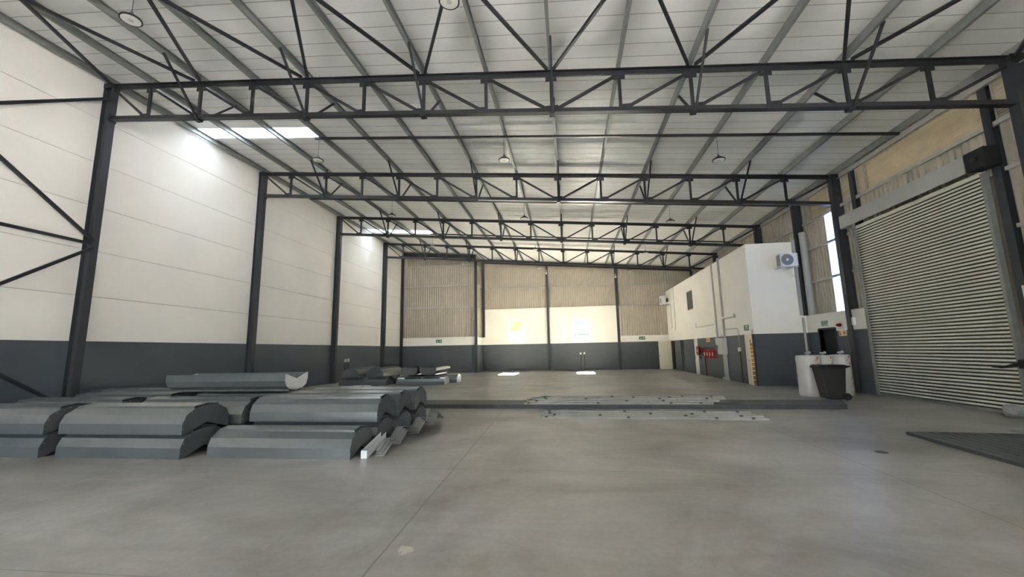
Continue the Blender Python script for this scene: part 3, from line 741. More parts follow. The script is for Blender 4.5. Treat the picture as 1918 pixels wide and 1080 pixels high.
# leftmost column of stacks
for k, (y, xr, L, zt) in enumerate([(6.62, -9.0, 2.6, 0.385), (7.65, -9.0, 2.6, 0.38), (8.68, -9.0, 2.6, 0.38), (9.68, -9.6, 2.6, 0.40)]):
    rowt = ['front stack', 'second stack back', 'third stack back', 'rearmost stack'][k]
    vent(V3, xr-L/2-0.02, y, 0, 'grey vent cover at the bottom of the %s by the left wall' % rowt)
    vent(V3, xr-L/2+0.02, y, zt, 'grey vent cover on top of the %s by the left wall' % rowt)
for k, y in enumerate((6.68, 7.72, 8.72)):
    rowt = ['front pair left of centre', 'pair behind the front one', 'third pair back, under the upturned cover'][k]
    vent(V1, -7.56+(0.12*k if k else 0), y, 0, 'slate grey vent cover, bottom of the %s' % rowt)
    vent(V1, -7.56+(0.18*k if k else 0), y, 0.38, 'slate grey vent cover, top of the %s' % rowt)
vent(V2, -4.74, 6.72, 0, 'single shiny vent cover on the floor in front of the right-hand stacks')
for k, y in enumerate((7.58, 8.34, 9.10)):
    rowt = ['nearest', 'middle', 'rearmost'][k]
    vent(V2, -4.72+0.06*k, y, 0.03, 'lower vent cover in the %s of three right-hand stacks' % rowt)
    vent(V2, -4.72+0.06*k, y, 0.43, 'V notched vent cover on top of the %s of three right-hand stacks' % rowt)
vent(V4, -7.50, 8.62, 1.245, 'upturned vent cover with a white M shaped end, lying across the stacks', 0, True)
# two stacks at the far left, upper ones laid crosswise
vent(V5, -10.68, 20.92, 0, 'front lower vent cover of the far left stack by the wall')
vent(V5, -10.68, 22.0, 0, 'rear lower vent cover of the far left stack by the wall')
vent(V5, -11.25, 21.55, 0.446, 'left crosswise vent cover on the far left stack', 90)
vent(V5, -10.02, 21.75, 0.446, 'right crosswise vent cover on the far left stack', 90)
vent(V6, -7.62, 21.05, 0, 'front lower vent cover with a pale rounded end in the far right stack')
vent(V6, -7.30, 22.25, 0, 'rear lower vent cover with a pale rounded end in the far right stack')
vent(V7, -8.25, 21.95, 0.866, 'left upturned vent cover on the far right stack', 90, True)
vent(V7, -7.25, 21.95, 0.866, 'right upturned vent cover on the far right stack', 90, True)

# folded flashing offcuts beside the right-hand stacks
FP = [[(6.62,0.0),(6.93,0.13),(7.26,0.06)], [(7.28,0.03),(7.65,0.20),(8.22,0.09)], [(8.25,0.03),(8.66,0.21),(9.26,0.11)], [(9.30,0.03),(9.56,0.26),(10.0,0.06)]]
for g, pr in enumerate(FP):
    for k in range(3):
        x1 = -3.04 - 0.05*k - 0.015*g; x0 = -3.29 if g else -3.20
        up_ = 0.034*k
        lo = [(y+0.02*k, z+up_) for y, z in pr]; hi = [(y, z+0.008) for y, z in lo]
        P = lo + hi[::-1]
        o = MB().loft([(x0, y, z) for y, z in P], [(x1, y, z) for y, z in P]).build('folded_flashing', 'flash')
        tag(o, '%s folded steel flashing in the %s pile beside the vent covers' % (['bottom', 'middle', 'top'][k], ['nearest', 'second', 'third', 'farthest'][g]), 'steel flashing', 'folded flashing sheets')
u = MB(); pf = [(-0.05,0),(0.05,0),(0.05,0.12),(0.045,0.12),(0.045,0.006),(-0.045,0.006),(-0.045,0.12),(-0.05,0.12)]
u.loft([(-3.30+a, 6.46, b) for a, b in pf], [(-3.31+a, 7.16, b+0.15) for a, b in pf]); u.box(-3.35, -3.25, 6.45, 6.456, 0, 0.12)
tag(u.build('channel_offcut', 'pale'), 'small pale steel channel offcut lying in front of the folded flashing', 'steel channel')
# small sheets on the floor in front of the far left stack
for k, (x, y) in enumerate(((-10.55, 19.3), (-10.35, 19.85))):
    z = 0.02+0.0*k
    o = MB().box(x-0.55, x+0.45, y-0.26, y+0.22, 0.0, 0.05).box(x+0.5, x+0.62, y-0.1, y+0.1, 0.0, 0.02).build('sheet_offcut', 'pale')
    tag(o, ['nearer', 'farther'][k] + ' flat pale sheet offcut on the floor in front of the far left stack', 'steel sheet')

# ------------------------------------------------------------------ long profiles lying across the floor
for k in range(5):
    y = 11.98+0.21*k; x1 = 6.95+0.09*k; x0 = -5.3
    P = [(0,0),(0.17,0),(0.17,0.12),(0.155,0.12),(0.155,0.012),(0.015,0.012),(0.015,0.12),(0,0.12)]
    A = [(x0, y+0.13+a, b) for a, b in P]; B = [(x1, y-0.12+a, b) for a, b in P]
    # turned over: web upwards
    A = [(p[0], p[1], 0.12-p[2]) for p in A]; B = [(p[0], p[1], 0.12-p[2]) for p in B]
    tag(MB().loft(A, B).build('steel_channel', 'chan'), 'long dark grey steel channel across the floor, %s of five side by side' % (['nearest', 'second', 'third', 'fourth', 'farthest'][k]), 'steel channel', 'long steel channels')
def make_rail(L, tip):
    t = thing('pale_rail', '', 'rail', (0,0,0))
    MB().loft([(0,a,b) for a, b in ((-0.035,0),(0.035,0),(0.035,0.045),(0.012,0.045),(0.012,0.03),(-0.012,0.03),(-0.012,0.045),(-0.035,0.045))],
              [(L,a,b) for a, b in ((-0.035,0),(0.035,0),(0.035,0.045),(0.012,0.045),(0.012,0.03),(-0.012,0.03),(-0.012,0.045),(-0.035,0.045))]).build('track', 'rail', t)
    for x in tip:
        MB().box(x*L, x*L+0.07, -0.042, 0.0, 0.02, 0.054).build('clip', 'clip', t)
    MB().box(0.0, 0.32, -0.012, 0.012, 0.03, 0.052).build('end_bracket', 'clip', t)
    return t
RL = [make_rail(5.1, (0.02, 0.40, 0.78, 0.93)), make_rail(5.1, (0.05, 0.27, 0.66, 0.90)), make_rail(5.1, (0.03, 0.52, 0.71))]; used = []
for lay in range(3):
    for k in range(4 if lay < 2 else 3):
        src = RL[(lay*2+k) % 3]; o = copy_tree(src) if src in used else src; used.append(src)
        o['label'] = 'pale slotted rail on the dark channels, %s layer, %s from front' % (['bottom', 'middle', 'top'][lay], ORD[k]); o['group'] = 'pale rails on the channels'
        place(o, (-1.35+0.17*lay+0.05*((k*7) % 3), 12.03+0.24*k+0.05*lay, 0.12+0.056*lay), (0, 0, R(-1.0-0.25*(k % 3))))
for k, y in enumerate((10.42, 10.74, 11.03, 11.36)):
    o = copy_tree(RL[k % 3]); o['label'] = 'pale slotted rail on the floor before the channels, %s from front' % ORD[k]; o['group'] = 'pale rails on the floor'
    place(o, (-0.76+0.03*(k % 2), y, 0.0), (0, 0, R(-2.6+0.2*k)))

# staggered flashing strips at the lower right
for k in range(12):
    x = 6.0+0.145*k; y1 = 8.66-0.045*k; z = 0.05+0.005*k
    P = [(x, z), (x+0.5, z+0.002), (x+0.5, z+0.005), (x+0.004, z+0.004)]
    yf = 3.2
    if k == 0: P = [(x, z-0.05), (x+0.006, z-0.05), (x+0.006, z), (x+0.5, z+0.002), (x+0.5, z+0.005), (x, z+0.004)]
    A = [(a-0.02, y1, b) for a, b in P]; B = [(a-0.45, yf, b) for a, b in P]
    tag(MB().loft(A, B).build('flashing_strip', 'ventend'), 'dark grey flashing strip at lower right, %s from the left' % ORD[k], 'steel flashing', 'staggered flashing strips')
sp = MB().loft([(7.05, 8.05, 0.20), (7.9, 7.95, 0.24), (7.9, 7.9, 0.25), (7.05, 8.0, 0.21)], [(6.95, 4.5, 0.22), (7.8, 4.5, 0.26), (7.8, 4.45, 0.27), (6.95, 4.45, 0.23)])
tag(sp.build('sheet_offcut', 'flash'), 'dark loose sheet lying on the staggered flashing strips at the right edge', 'steel sheet')
tag(MB().lathe([(0.085,0.0),(0.085,0.004),(0.07,0.006),(0.0,0.006)], (4.66,7.3,0.0), n=24).build('floor_drain', 'hole'), 'small dark round drain in the concrete floor at the right', 'drain')

# ------------------------------------------------------------------ wheelie bin
def make_bin():
    t = thing('wheelie_bin', 'black wheelie bin with closed lid in front of the white rolls', 'bin', (0,0,0))
    bot = [(-0.24,-0.25),(0.24,-0.25),(0.24,0.25),(-0.24,0.25)]; top = [(-0.36,-0.29),(0.32,-0.29),(0.32,0.29),(-0.36,0.29)]
    m_ = MB().loft([(a,b,0.04) for a, b in bot], [(a,b,0.96) for a, b in top]); m_.build('body', 'bin', t, bevel=0.03)
    MB().box(-0.39,0.34,-0.315,0.315,0.93,0.975).build('rim', 'bin', t, bevel=0.012)
    ld = MB().loft([(-0.40,-0.32,0.975),(0.36,-0.32,0.975),(0.36,0.32,0.975),(-0.40,0.32,0.975)], [(-0.34,-0.27,1.03),(0.32,-0.27,1.03),(0.32,0.27,1.03),(-0.34,0.27,1.03)])
    ld.build('lid', 'bin', t, bevel=0.012)
    MB().tube([(0.33,-0.26,0.95),(0.43,-0.26,0.98),(0.43,0.26,0.98),(0.33,0.26,0.95)], 0.018, 8).build('handle', 'bin', t, smooth=True)
    for s_ in (-1, 1):
        MB().lathe([(0.03,-0.03),(0.10,-0.03),(0.105,0.0),(0.10,0.03),(0.03,0.03)], (0.27, s_*0.26, 0.105), 'Y', 24).build('wheel', 'rubber', t, smooth=True)
    MB().tube([(0.27,-0.25,0.105),(0.27,0.25,0.105)], 0.014, 8).build('axle', 'clip', t)
    return t
place(make_bin(), (7.82, 13.98, 0.0), (0, 0, R(-6)))

# wrapped insulation rolls with printed labels and knotted tops
def make_roll(r, h, lab):
    t = thing('wrapped_roll', lab, 'insulation roll', (0,0,0), 'wrapped rolls')
    prof = [(r*0.93,0.0),(r,0.03)]
    for i in range(1, 10): prof.append((r*(1+0.012*math.sin(i*2.3)), h*i/10))
    prof += [(r,h-0.03),(r*0.92,h),(r*0.3,h+0.006),(0.03,h+0.01)]
    MB().lathe(prof, n=32).build('wrap', 'wrap', t, smooth=True)
    kn = MB(); kn.lathe([(0.02,h),(0.025,h+0.03),(0.09,h+0.06),(0.05,h+0.10),(0.02,h+0.075)], n=9); kn.tube([(0,0,h+0.05),(0.10,0.02,h+0.085)], [0.02,0.05], 6)
    kn.build('knot', 'wrap', t)
    for j, (a0, zl) in enumerate(((-66, 0.92), (-62, 0.76), (-58, 0.42), (-56, 0.27), (-50, 0.06))):
        if zl*h > h-0.06: continue
        m_ = MB(); ang = R(a0); rr = r*1.018
        def pt(du, dz): return (rr*math.cos(ang+du/r), rr*math.sin(ang+du/r), zl*h+dz)
        disc = [pt(0.036*math.cos(q*math.pi/5), 0.036*math.sin(q*math.pi/5)+0.03) for q in range(10)]
        inner = [(p[0]*0.99, p[1]*0.99, p[2]) for p in disc]
        m_.loft(inner, disc)
        tail = [pt(-0.02,0.0), pt(-0.10,-0.075), pt(-0.092,-0.085), pt(0.0,-0.010)]
        m_.loft([(p[0]*0.99, p[1]*0.99, p[2]) for p in tail], tail)
        m_.build('printed_mark', 'orange', t)
    return t
r_ = make_roll(0.335, 1.30, 'tall white wrapped roll left of the bin, nearest to the office'); place(r_, (7.72, 14.88, 0))
r_ = make_roll(0.26, 1.29, 'white wrapped roll in the middle behind the bin'); place(r_, (8.33, 15.15, 0))
r_ = make_roll(0.26, 1.30, 'white wrapped roll behind the bin, nearest to the shutter'); place(r_, (8.88, 15.18, 0))

# grey bag at the foot of the shutter
random.seed(3)
bgm = bmesh.new(); bmesh.ops.create_icosphere(bgm, subdivisions=3, radius=0.17)
for v in bgm.verts:
    k = 1+0.25*math.sin(v.co.x*31+v.co.y*17)*math.cos(v.co.z*27)+random.uniform(-0.06, 0.06)
    v.co = Vector((v.co.x*0.8*k, v.co.y*1.2*k, max(0, (v.co.z*0.8+0.10)*k)))
me = bpy.data.meshes.new('plastic_bag'); bgm.to_mesh(me); bgm.free(); me.materials.append(MT['bag'])
o = bpy.data.objects.new('plastic_bag', me); COL.objects.link(o); o.location = (9.60, 10.72, 0)
tag(o, 'crumpled grey plastic bag at the right foot of the roller shutter', 'bag')

# ------------------------------------------------------------------ services on the office wall (face x = OX)
def fx(d): return OX-d
OW = OX-0.002
t = thing('distribution_board', 'light grey electrical distribution board on the office wall', 'electrical box', (OX, 22.15, 1.24))
MB().box(fx(0.22), OW, 21.70, 22.45, 1.24, 2.05).build('cabinet', 'boxg', t, bevel=0.01)
MB().box(fx(0.232), fx(0.22), 21.74, 22.41, 1.28, 2.01).build('door_panel', 'boxg', t, bevel=0.004)
MB().box(fx(0.245), fx(0.232), 22.32, 22.36, 1.58, 1.68).build('latch', 'black', t)
tag(MB().box(fx(0.13), OW, 22.50, 22.95, 1.73, 2.07).box(fx(0.14), fx(0.13), 22.53, 22.92, 1.76, 2.04).build('junction_box', 'boxg', bevel=0.006), 'small grey junction box just left of the distribution board', 'electrical box')
tag(MB().box(fx(0.06), OW, 22.82, 22.92, 2.08, 6.05).build('cable_trunking', 'greyp'), 'tall grey cable trunking up the office wall above the junction box', 'trunking')
tag(MB().box(fx(0.07), OW, 21.78, 21.90, 2.06, 3.0).box(fx(0.07), OW, 21.78, 21.90, 3.10, 6.10).box(fx(0.05), OW, 20.36, 21.78, 2.97, 3.02).box(fx(0.07), OW, 20.34, 20.42, 2.95, 3.12).build('cable_trunking', 'greyp'), 'tall grey cable trunking with a side branch above the distribution board', 'trunking')
tag(MB().tube([(fx(0.03),23.25,2.80),(fx(0.03),26.4,2.80),(fx(0.03),26.35,3.05)], 0.018, 8).build('conduit', 'greyp'), 'thin horizontal grey conduit on the white office wall above the fire hose', 'conduit')
tag(MB().tube([(fx(0.03),21.76,2.47),(fx(0.03),20.22,2.45),(fx(0.03),20.14,2.38),(fx(0.03),20.13,1.58)], 0.016, 8).build('conduit', 'greyp'), 'thin bent grey conduit from the trunking down to the isolator switch', 'conduit')
t = thing('isolator_switch', 'small white isolator switch with a black cable below, left of the stair door', 'switch', (OX, 20.17, 0.0))
MB().box(fx(0.07), OW, 20.07, 20.28, 1.40, 1.58).build('switch_box', 'plastic', t, bevel=0.008)
MB().tube([(fx(0.03),20.14,1.42),(fx(0.03),20.14,0.02)], 0.022, 8).build('cable', 'black', t)
tag(MB().box(fx(0.13), OW, 21.82, 22.05, 0.14, 1.24).build('cable_trunking', 'greyp'), 'short grey trunking from the distribution board down to the floor', 'trunking')
tag(MB().box(fx(0.06), OW, 22.20, 22.27, 0.02, 1.24).build('cable_trunking', 'black'), 'thin black cable trunking below the distribution board', 'trunking')
tag(MB().box(fx(0.22), OW, 21.74, 22.10, 0.0, 0.14).build('floor_box', 'boxg', bevel=0.006), 'small grey floor box at the foot of the trunking', 'electrical box')
tag(MB().box(fx(0.04), OW, 18.70, 18.74, 2.15, 2.32).box(fx(0.03), OW, 22.28, 22.33, 2.07, 2.25).build('conduit', 'greyp'), 'short grey conduit stubs above the stair door corner and distribution board', 'conduit')
# fire hose reel and extinguishers
t = thing('fire_hose_reel', 'red fire hose reel on the office wall beside the extinguishers', 'hose reel', (OX, 25.35, 0.05))
MB().lathe([(0.06,0),(0.27,0.0),(0.27,0.02),(0.20,0.03),(0.20,0.14),(0.27,0.15),(0.27,0.17),(0.06,0.17)], (fx(0.36), 25.38, 1.42), 'X', 28).build('reel', 'red', t, smooth=True)
MB().lathe([(0.20,0.03),(0.24,0.05),(0.25,0.085),(0.24,0.12),(0.20,0.14)], (fx(0.36), 25.38, 1.42), 'X', 28).build('hose', 'black', t, smooth=True)
MB().lathe([(0.0,0),(0.07,0.0),(0.07,0.03),(0.0,0.03)], (fx(0.39), 25.38, 1.42), 'X', 16).build('hub', 'cream', t)
MB().box(fx(0.19), OW, 25.30, 25.46, 1.30, 1.55).build('wall_bracket', 'red', t)
MB().tube([(fx(0.06),25.06,1.15),(fx(0.06),25.05,0.02)], 0.024, 10).tube([(fx(0.06),25.06,1.13),(fx(0.16),25.2,1.18),(fx(0.25),25.36,1.36)], 0.02, 8).build('water_pipe', 'maroon', t)
MB().tube([(fx(0.2),25.42,1.18),(fx(0.2),25.5,1.0),(fx(0.18),25.44,0.92),(fx(0.18),25.34,0.98),(fx(0.2),25.32,1.08)], 0.016, 8).build('nozzle', 'black', t)
def make_ext():
    t = thing('fire_extinguisher', '', 'fire extinguisher', (0,0,0), 'fire extinguishers')
    MB().lathe([(0.07,0.0),(0.078,0.015),(0.08,0.40),(0.07,0.45),(0.03,0.48),(0.028,0.50)], n=20).build('cylinder', 'red', t, smooth=True)
    MB().box(-0.03,0.03,-0.02,0.02,0.49,0.53).tube([(-0.02,0,0.53),(-0.09,0.0,0.58)],0.008,6).tube([(-0.02,0,0.52),(-0.09,0,0.53)],0.008,6).build('valve', 'black', t)
    MB().tube([(0,0.03,0.51),(0,0.10,0.46),(0,0.10,0.2),(0,0.095,0.12)], 0.012, 8).build('hose', 'black', t)
    m_ = MB(); A = [(0.082*math.cos(R(a)), 0.082*math.sin(R(a)), 0.13) for a in range(140, 226, 12)]; m_.strip(A, [(x, y, 0.30) for x, y, z in A]); m_.build('label_plate', 'cream', t)
    return t
EX = make_ext()
tag(MB().box(fx(0.02), OW, 23.12, 24.92, 0.98, 1.14).box(fx(0.03), OW, 23.12, 24.92, 1.40, 1.46).build('mounting_board', 'red'), 'red mounting rail behind the four fire extinguishers', 'mounting rail')
for k, y in enumerate((24.68, 24.25, 23.82, 23.39)):
    o = EX if k == 0 else copy_tree(EX)
    o['label'] = ['leftmost red fire extinguisher, next to the hose reel', 'second red fire extinguisher from the hose reel', 'third red fire extinguisher from the hose reel', 'rightmost red fire extinguisher, next to the distribution board'][k]
    place(o, (fx(0.13), y, 1.02))
# fire sign above
t = thing('fire_sign', 'small peach fire sign with red symbols above the extinguishers', 'sign', (OX, 24.46, 1.92))
MB().box(fx(0.012), OW, 24.16, 24.78, 1.90, 2.12).build('board', 'peach', t)
m_ = MB(); x = fx(0.014)
m_.box(x, x+0.004, 24.55, 24.70, 1.95, 2.07).box(x, x+0.004, 24.24, 24.30, 1.95, 2.08); m_.loft([(x,24.36,2.08),(x,24.50,2.08),(x,24.43,1.95)], [(x+0.004,24.36,2.08),(x+0.004,24.50,2.08),(x+0.004,24.43,1.95)])
m_.build('symbols', 'redprint', t)

# exit signs with a running figure and an arrow
def man(mb, o, ux, m, sc):            # running figure in the plane spanned by ux and z, thickness along n
    n_ = Vector((0,0,1)).cross(ux)
    def q(u_, v_, d): return o + ux*u_*sc + Vector((0,0,1))*v_*sc + n_*d
    def poly(pts): mb.loft([q(a,b,0.0) for a, b in pts], [q(a,b,-0.004) for a, b in pts], m)
    poly([(0.05*math.cos(t_*math.pi/4)+0.06, 0.05*math.sin(t_*math.pi/4)+0.36) for t_ in range(8)])
    poly([(-0.02,0.10),(0.06,0.10),(0.08,0.30),(0.0,0.30)])
    poly([(-0.01,0.13),(0.06,0.11),(0.15,0.02),(0.12,-0.14),(0.08,-0.14),(0.09,0.0)])
    poly([(-0.03,0.13),(0.03,0.11),(-0.06,-0.04),(-0.17,-0.06),(-0.17,-0.02),(-0.08,0.0)])
    poly([(0.06,0.29),(0.18,0.20),(0.24,0.24),(0.25,0.20),(0.18,0.15),(0.05,0.24)])
    poly([(0.0,0.29),(-0.10,0.22),(-0.13,0.12),(-0.10,0.11),(-0.07,0.19),(0.02,0.24)])
for x, y, z, lab in ((-10.25, YJ-0.01, 2.47, 'green running man exit sign with an arrow on the jutting left back wall'), (5.70, YB-0.01, 2.40, 'green running man exit sign with an arrow left of the far open door')):
    t = thing('exit_sign', lab, 'sign', (x, y, z-0.12), 'green exit signs')
    MB().box(x-0.23, x+0.23, y-0.03, y+0.01, z-0.12, z+0.12).build('sign_board', 'green', t)
    m_ = MB(); man(m_, Vector((x-0.11, y-0.035, z-0.07)), Vector((1,0,0)), 0, 0.36)
    # arrow pointing right and ahead
    def L_(pts): m_.loft([(x+a, y-0.035, z+b) for a, b in pts], [(x+a, y-0.030, z+b) for a, b in pts])
    L_([(0.02,-0.018),(0.12,-0.018),(0.12,0.018),(0.02,0.018)]); L_([(0.115,-0.075),(0.205,0.0),(0.115,0.075)])
    m_.build('pictogram', 'signw', t)
t = thing('exit_sign', 'square green running man exit sign above the stair door', 'sign', (OX, 19.25, 2.30))
MB().box(fx(0.03), OX, 19.04, 19.46, 2.30, 2.54).build('sign_board', 'green', t)
m_ = MB(); man(m_, Vector((fx(0.034), 19.25, 2.38)), Vector((0,-1,0)), 0, 0.40)
m_.box(fx(0.034), fx(0.030), 19.07, 19.11, 2.33, 2.51).box(fx(0.034), fx(0.030), 19.11, 19.20, 2.48, 2.51)
m_.build('pictogram', 'signw', t)
# EXIT sign over the dark door in the right wall
t = thing('exit_sign', 'white sign reading EXIT in green over the dark side door', 'sign', (XR, 17.36, 2.34))
MB().box(XR-0.03, XR, 17.14, 17.58, 2.33, 2.54).build('sign_board', 'signw', t)
m_ = MB()
for y0, y1, z0, z1 in ((17.15,17.57,2.338,2.35),(17.15,17.57,2.52,2.532),(17.15,17.162,2.35,2.52),(17.558,17.57,2.35,2.52)): m_.box(XR-0.034, XR-0.029, y0, y1, z0, z1)
m_.build('border', 'green', t)
fc = bpy.data.curves.new('exit_text', 'FONT'); fc.body = 'EXIT'; fc.size = 0.185; fc.align_x = 'CENTER'; fc.align_y = 'CENTER'; fc.extrude = 0.002; fc.offset = 0.003
fo = bpy.data.objects.new('exit_text', fc); COL.objects.link(fo)
bpy.context.view_layer.update()
me = bpy.data.meshes.new_from_object(fo.evaluated_get(bpy.context.evaluated_depsgraph_get()))
bpy.data.objects.remove(fo)
me.materials.clear(); me.materials.append(MT['green']); me.name = 'lettering'
for pl in me.polygons: pl.material_index = 0
lo = bpy.data.objects.new('lettering', me); COL.objects.link(lo); lo.parent = t
lo.location = (-0.033, 0.0, 0.095)
lo.matrix_local = Matrix(((0,0,-1,-0.033),(-1,0,0,0.0),(0,1,0,0.095),(0,0,0,1)))
# siren, fire sign, call point
s_ = thing('siren', 'dark red oval siren on the white wall right of the EXIT sign', 'siren', (XR, 16.50, 2.25))
MB().box(XR-0.03, XR, 16.35, 16.65, 2.17, 2.42).build('back_plate', 'plastic', s_)
sm = MB(); sm.loft([(XR-0.03, 16.50+0.13*math.cos(a*math.pi/8), 2.33+0.065*math.sin(a*math.pi/8)) for a in range(16)], [(XR-0.09, 16.50+0.11*math.cos(a*math.pi/8), 2.33+0.05*math.sin(a*math.pi/8)) for a in range(16)])
sm.build('lens', 'maroon', s_, smooth=True)
t = thing('fire_sign', 'cream fire sign with red extinguisher and arrow below the siren', 'sign', (XR, 16.39, 1.93))
MB().box(XR-0.02, XR, 16.20, 16.60, 1.93, 2.13).build('board', 'cream', t)
m_ = MB(); x = XR-0.024
def L2(pts): m_.loft([(x, a, b) for a, b in pts], [(x+0.005, a, b) for a, b in pts])
L2([(16.32,2.10),(16.28,2.10),(16.28,2.05),(16.24,2.05),(16.30,1.96),(16.37,2.05),(16.32,2.05)])
L2([(16.56,2.03),(16.50,2.03),(16.49,1.96),(16.54,1.95)]); L2([(16.565,2.10),(16.53,2.11),(16.52,2.06),(16.56,2.05)])
m_.build('symbols', 'redprint', t)
t = thing('call_point', 'small red alarm call point on the dark wall behind the rolls', 'alarm button', (XR, 16.39, 1.16))
MB().box(XR-0.05, XR, 16.32, 16.46, 1.15, 1.29).build('case', 'red', t, bevel=0.006)
MB().box(XR-0.055, XR-0.05, 16.37, 16.44, 1.19, 1.25).build('button', 'plastic', t)
tag(MB().box(9.70, 9.79, 15.64, 15.72, 2.28, 2.55).build('switch_box', 'plastic'), 'white switch box on the side of the second right column', 'switch')
# rainwater pipes
t = thing('downpipe', 'wide pale grey rainwater pipe on the cladding right of the condenser', 'pipe', (9.84, 18.27, 2.83))
MB().tube([(9.84,18.22,2.83),(9.84,18.22,6.25)], 0.13, 16).build('pipe', 'greyp', t, smooth=True)
MB().tube([(9.84,18.22,6.2),(9.84,18.22,6.28)], 0.145, 16).build('collar', 'greyp', t, smooth=True)
tag(MB().tube([(9.62,18.50,2.75),(9.62,18.50,0.0)], 0.045, 12).build('conduit_pipe', 'greyp', smooth=True), 'thin grey vertical pipe behind the tall white roll', 'pipe')
tag(MB().box(9.56, 9.66, 18.50, OY, 2.85, 6.08).build('cable_trunking', 'greyp'), 'grey vertical trunking at the right end of the office front', 'trunking')

# air conditioner condensers
t = thing('condenser_unit', 'white air conditioning condenser with a round grey fan on the office front', 'air conditioner', (9.05, 18.3, 4.83))
x0, x1, y0, y1, z0, z1 = 8.82, 9.36, 18.02, 18.36, 4.86, 5.40
x0, x1 = 8.78, 9.46
MB().box(x0, x1, y0, y1, z0, z1).build('casing', 'acw', t, bevel=0.015)
cx, cz = x0+0.27, (z0+z1)/2
fg = MB(); fg.lathe([(0.235,0),(0.235,0.012),(0.0,0.012)], (cx, y0-0.014, cz), 'Y', 32); fgo = fg.build('fan_grille', 'acg', t)
MB().lathe([(0.0,0),(0.05,0.0),(0.05,0.01),(0.0,0.01)], (cx, y0-0.024, cz), 'Y', 16).build('hub', 'acw', fgo)
MB().box(cx-0.10, cx-0.085, y0-0.022, y0-0.015, cz+0.0, z1-0.02).build('ribbon', 'orange', t)
MB().box(x1-0.17, x1-0.02, y0-0.008, y0, z0+0.04, z1-0.10).build('service_panel', 'acw', t)
sl_ = MB()
for i in range(9):
    for j in range(2): sl_.box(x0-0.004, x0, y0+0.04+0.14*j, y0+0.16+0.14*j, z0+0.05+0.05*i, z0+0.08+0.05*i)
sl_.build('side_vents', 'black', t)
MB().box(x0+0.02, x0+0.06, y0+0.02, OY, z0-0.05, z0).box(x1-0.20, x1-0.16, y0+0.02, OY, z0-0.05, z0).box(x0-0.02, x1+0.02, y0+0.03, y0+0.07, z0-0.05, z0-0.02).build('wall_bracket', 'greyp', t)
MB().tube([(x1-0.1,y1-0.05,z0),(x1-0.12,y1+0.02,z0-0.25),(x1-0.05,y1+0.1,z0-0.40),(x1-0.01,y1+0.10,z0-0.36)], 0.016, 8).tube([(x1-0.16,y1-0.05,z0),(x1-0.18,y1+0.02,z0-0.25),(x1-0.14,y1+0.1,z0-0.42),(x1-0.07,y1+0.12,z0-0.44)], 0.014, 8).build('pipework', 'plastic', t)
t = thing('condenser_unit', 'cream condenser unit high at the far end of the office side wall', 'air conditioner', (7.3, 32.7, 4.83))
MB().box(7.08, 7.40, 32.35, 33.10, 4.88, 5.55).build('casing', 'acw', t, bevel=0.015)
MB().lathe([(0.24,0),(0.24,0.012),(0.0,0.012)], (7.066, 32.62, 5.2), 'X', 24).build('fan_grille', 'acg', t)
MB().box(7.40, 7.55, 32.30, 32.62, 5.05, 5.32).build('pipe_cover', 'black', t, bevel=0.04)
MB().box(7.10, OX, 32.42, 32.46, 4.83, 4.88).box(7.10, OX, 33.0, 33.04, 4.83, 4.88).build('wall_bracket', 'greyp', t)
tag(MB().tube([(fx(0.02),32.25,4.9),(fx(0.02),32.2,3.08),(fx(0.02),33.5,3.05)], 0.014, 8).build('conduit', 'greyp'), 'thin bent conduit below the far condenser', 'conduit')
tag(MB().tube([(fx(0.02),31.15,6.0),(fx(0.02),31.3,2.88)], 0.014, 8).build('conduit', 'greyp'), 'thin vertical conduit on the office wall between its window and the far condenser', 'conduit')

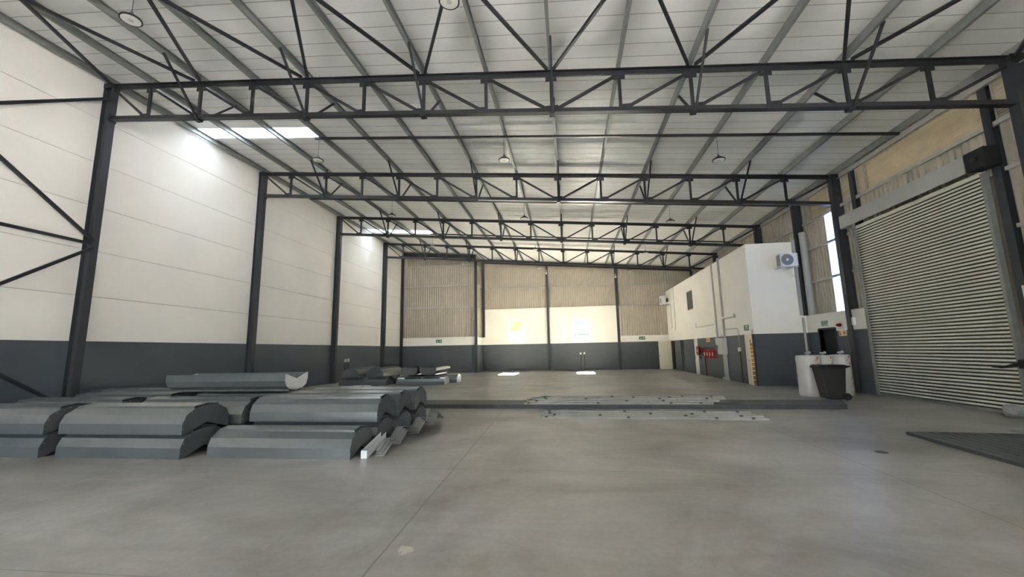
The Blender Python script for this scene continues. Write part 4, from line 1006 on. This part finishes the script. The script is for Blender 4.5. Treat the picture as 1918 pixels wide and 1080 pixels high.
# back wall sockets on pipes, left wall sockets on pipes
for x, y, z, lab, axis in ((0.86, YB, 1.28, 'left white socket outlet on a dark pipe under the right back window', 0), (1.16, YB, 1.30, 'right white socket outlet on a dark pipe under the right back window', 0),
                     (XL, 23.52, 1.22, 'nearer white socket outlet on a black pipe on the left wall', 1), (XL, 23.85, 1.24, 'farther white socket outlet on a black pipe on the left wall', 1)):
    t = thing('socket_outlet', lab, 'socket', (x, y, 0), 'wall sockets on pipes')
    if axis == 0:
        MB().box(x-0.07, x+0.07, y-0.07, y, z-0.07, z+0.09).build('outlet_box', 'plastic', t, bevel=0.01)
        MB().tube([(x, y-0.03, z-0.06), (x, y-0.03, 0.02)], 0.025, 8).build('pipe', 'darkpipe', t)
    else:
        MB().box(x, x+0.08, y-0.08, y+0.08, z-0.09, z+0.10).build('outlet_box', 'plastic', t, bevel=0.01)
        MB().tube([(x+0.035, y, z-0.08), (x+0.035, y, 0.02)], 0.028, 8).build('pipe', 'black', t)
# small floodlights / cameras on the back wall
def spot(x, y, z, lab):
    t = thing('security_camera', lab, 'camera', (x, y, z), 'back wall cameras')
    MB().box(x-0.05, x+0.05, y-0.02, y, z-0.05, z+0.05).build('mount', 'plastic', t)
    MB().lathe([(0.02,-0.22),(0.075,-0.20),(0.09,-0.12),(0.075,-0.04),(0.03,-0.02)], (x, y, z), 'Y', 16).build('dome', 'plastic', t, smooth=True)
    MB().tube([(x,y-0.01,z+0.04),(x,y-0.01,z+0.3)], 0.02, 8).build('arm', 'plastic', t)
spot(-8.25, YJ-0.02, 8.60, 'small white camera on the top rail of the jutting left back wall')
spot(-1.66, YB-0.209, 7.86, 'small white camera on the post between the back windows')
spot(3.88, YB-0.209, 7.32, 'small white camera on the post right of the back windows')
for x, z, lab in ((-2.2, 8.35, 'left small flat white lamp under the back rafter'), (5.06, 7.75, 'right small flat white lamp under the back rafter')):
    t = thing('bulkhead_lamp', lab, 'lamp', (x, YB-0.06, z), 'back wall lamps')
    MB().box(x-0.16, x+0.16, YB-0.12, YB+0.05, z-0.04, z+0.05).build('body', 'plastic', t, bevel=0.01)
    MB().box(x-0.14, x+0.14, YB-0.135, YB-0.12, z-0.03, z+0.04).build('lens', 'diffuser', t)

# ------------------------------------------------------------------ neighbour seen through the back windows
t = thing('neighbour_building', 'blue building seen through the back windows', 'building', (0, 62, 0))
MB().box(-28, 24, 58, 68, 0, 16).build('wall', 'bluewall', t)
m_ = MB()
for k in range(5): m_.box(-8.2+0.5*(k % 2), -7.1+0.5*(k % 2), 57.95, 58, 4.2+0.75*k, 4.95+0.75*k)
m_.build('painted_panel', 'yellow', t)
MB().box(0.9, 3.0, 57.4, 58, 3.75, 3.85).box(1.0, 1.1, 57.4, 57.5, 0, 3.75).box(2.8, 2.9, 57.4, 57.5, 0, 3.75).build('canopy', 'greyp', t)

for o in bpy.data.objects:
    if o.get('label') and len(o['label'].split()) > 15: print('LONG', o.name, len(o['label'].split()), o['label'])
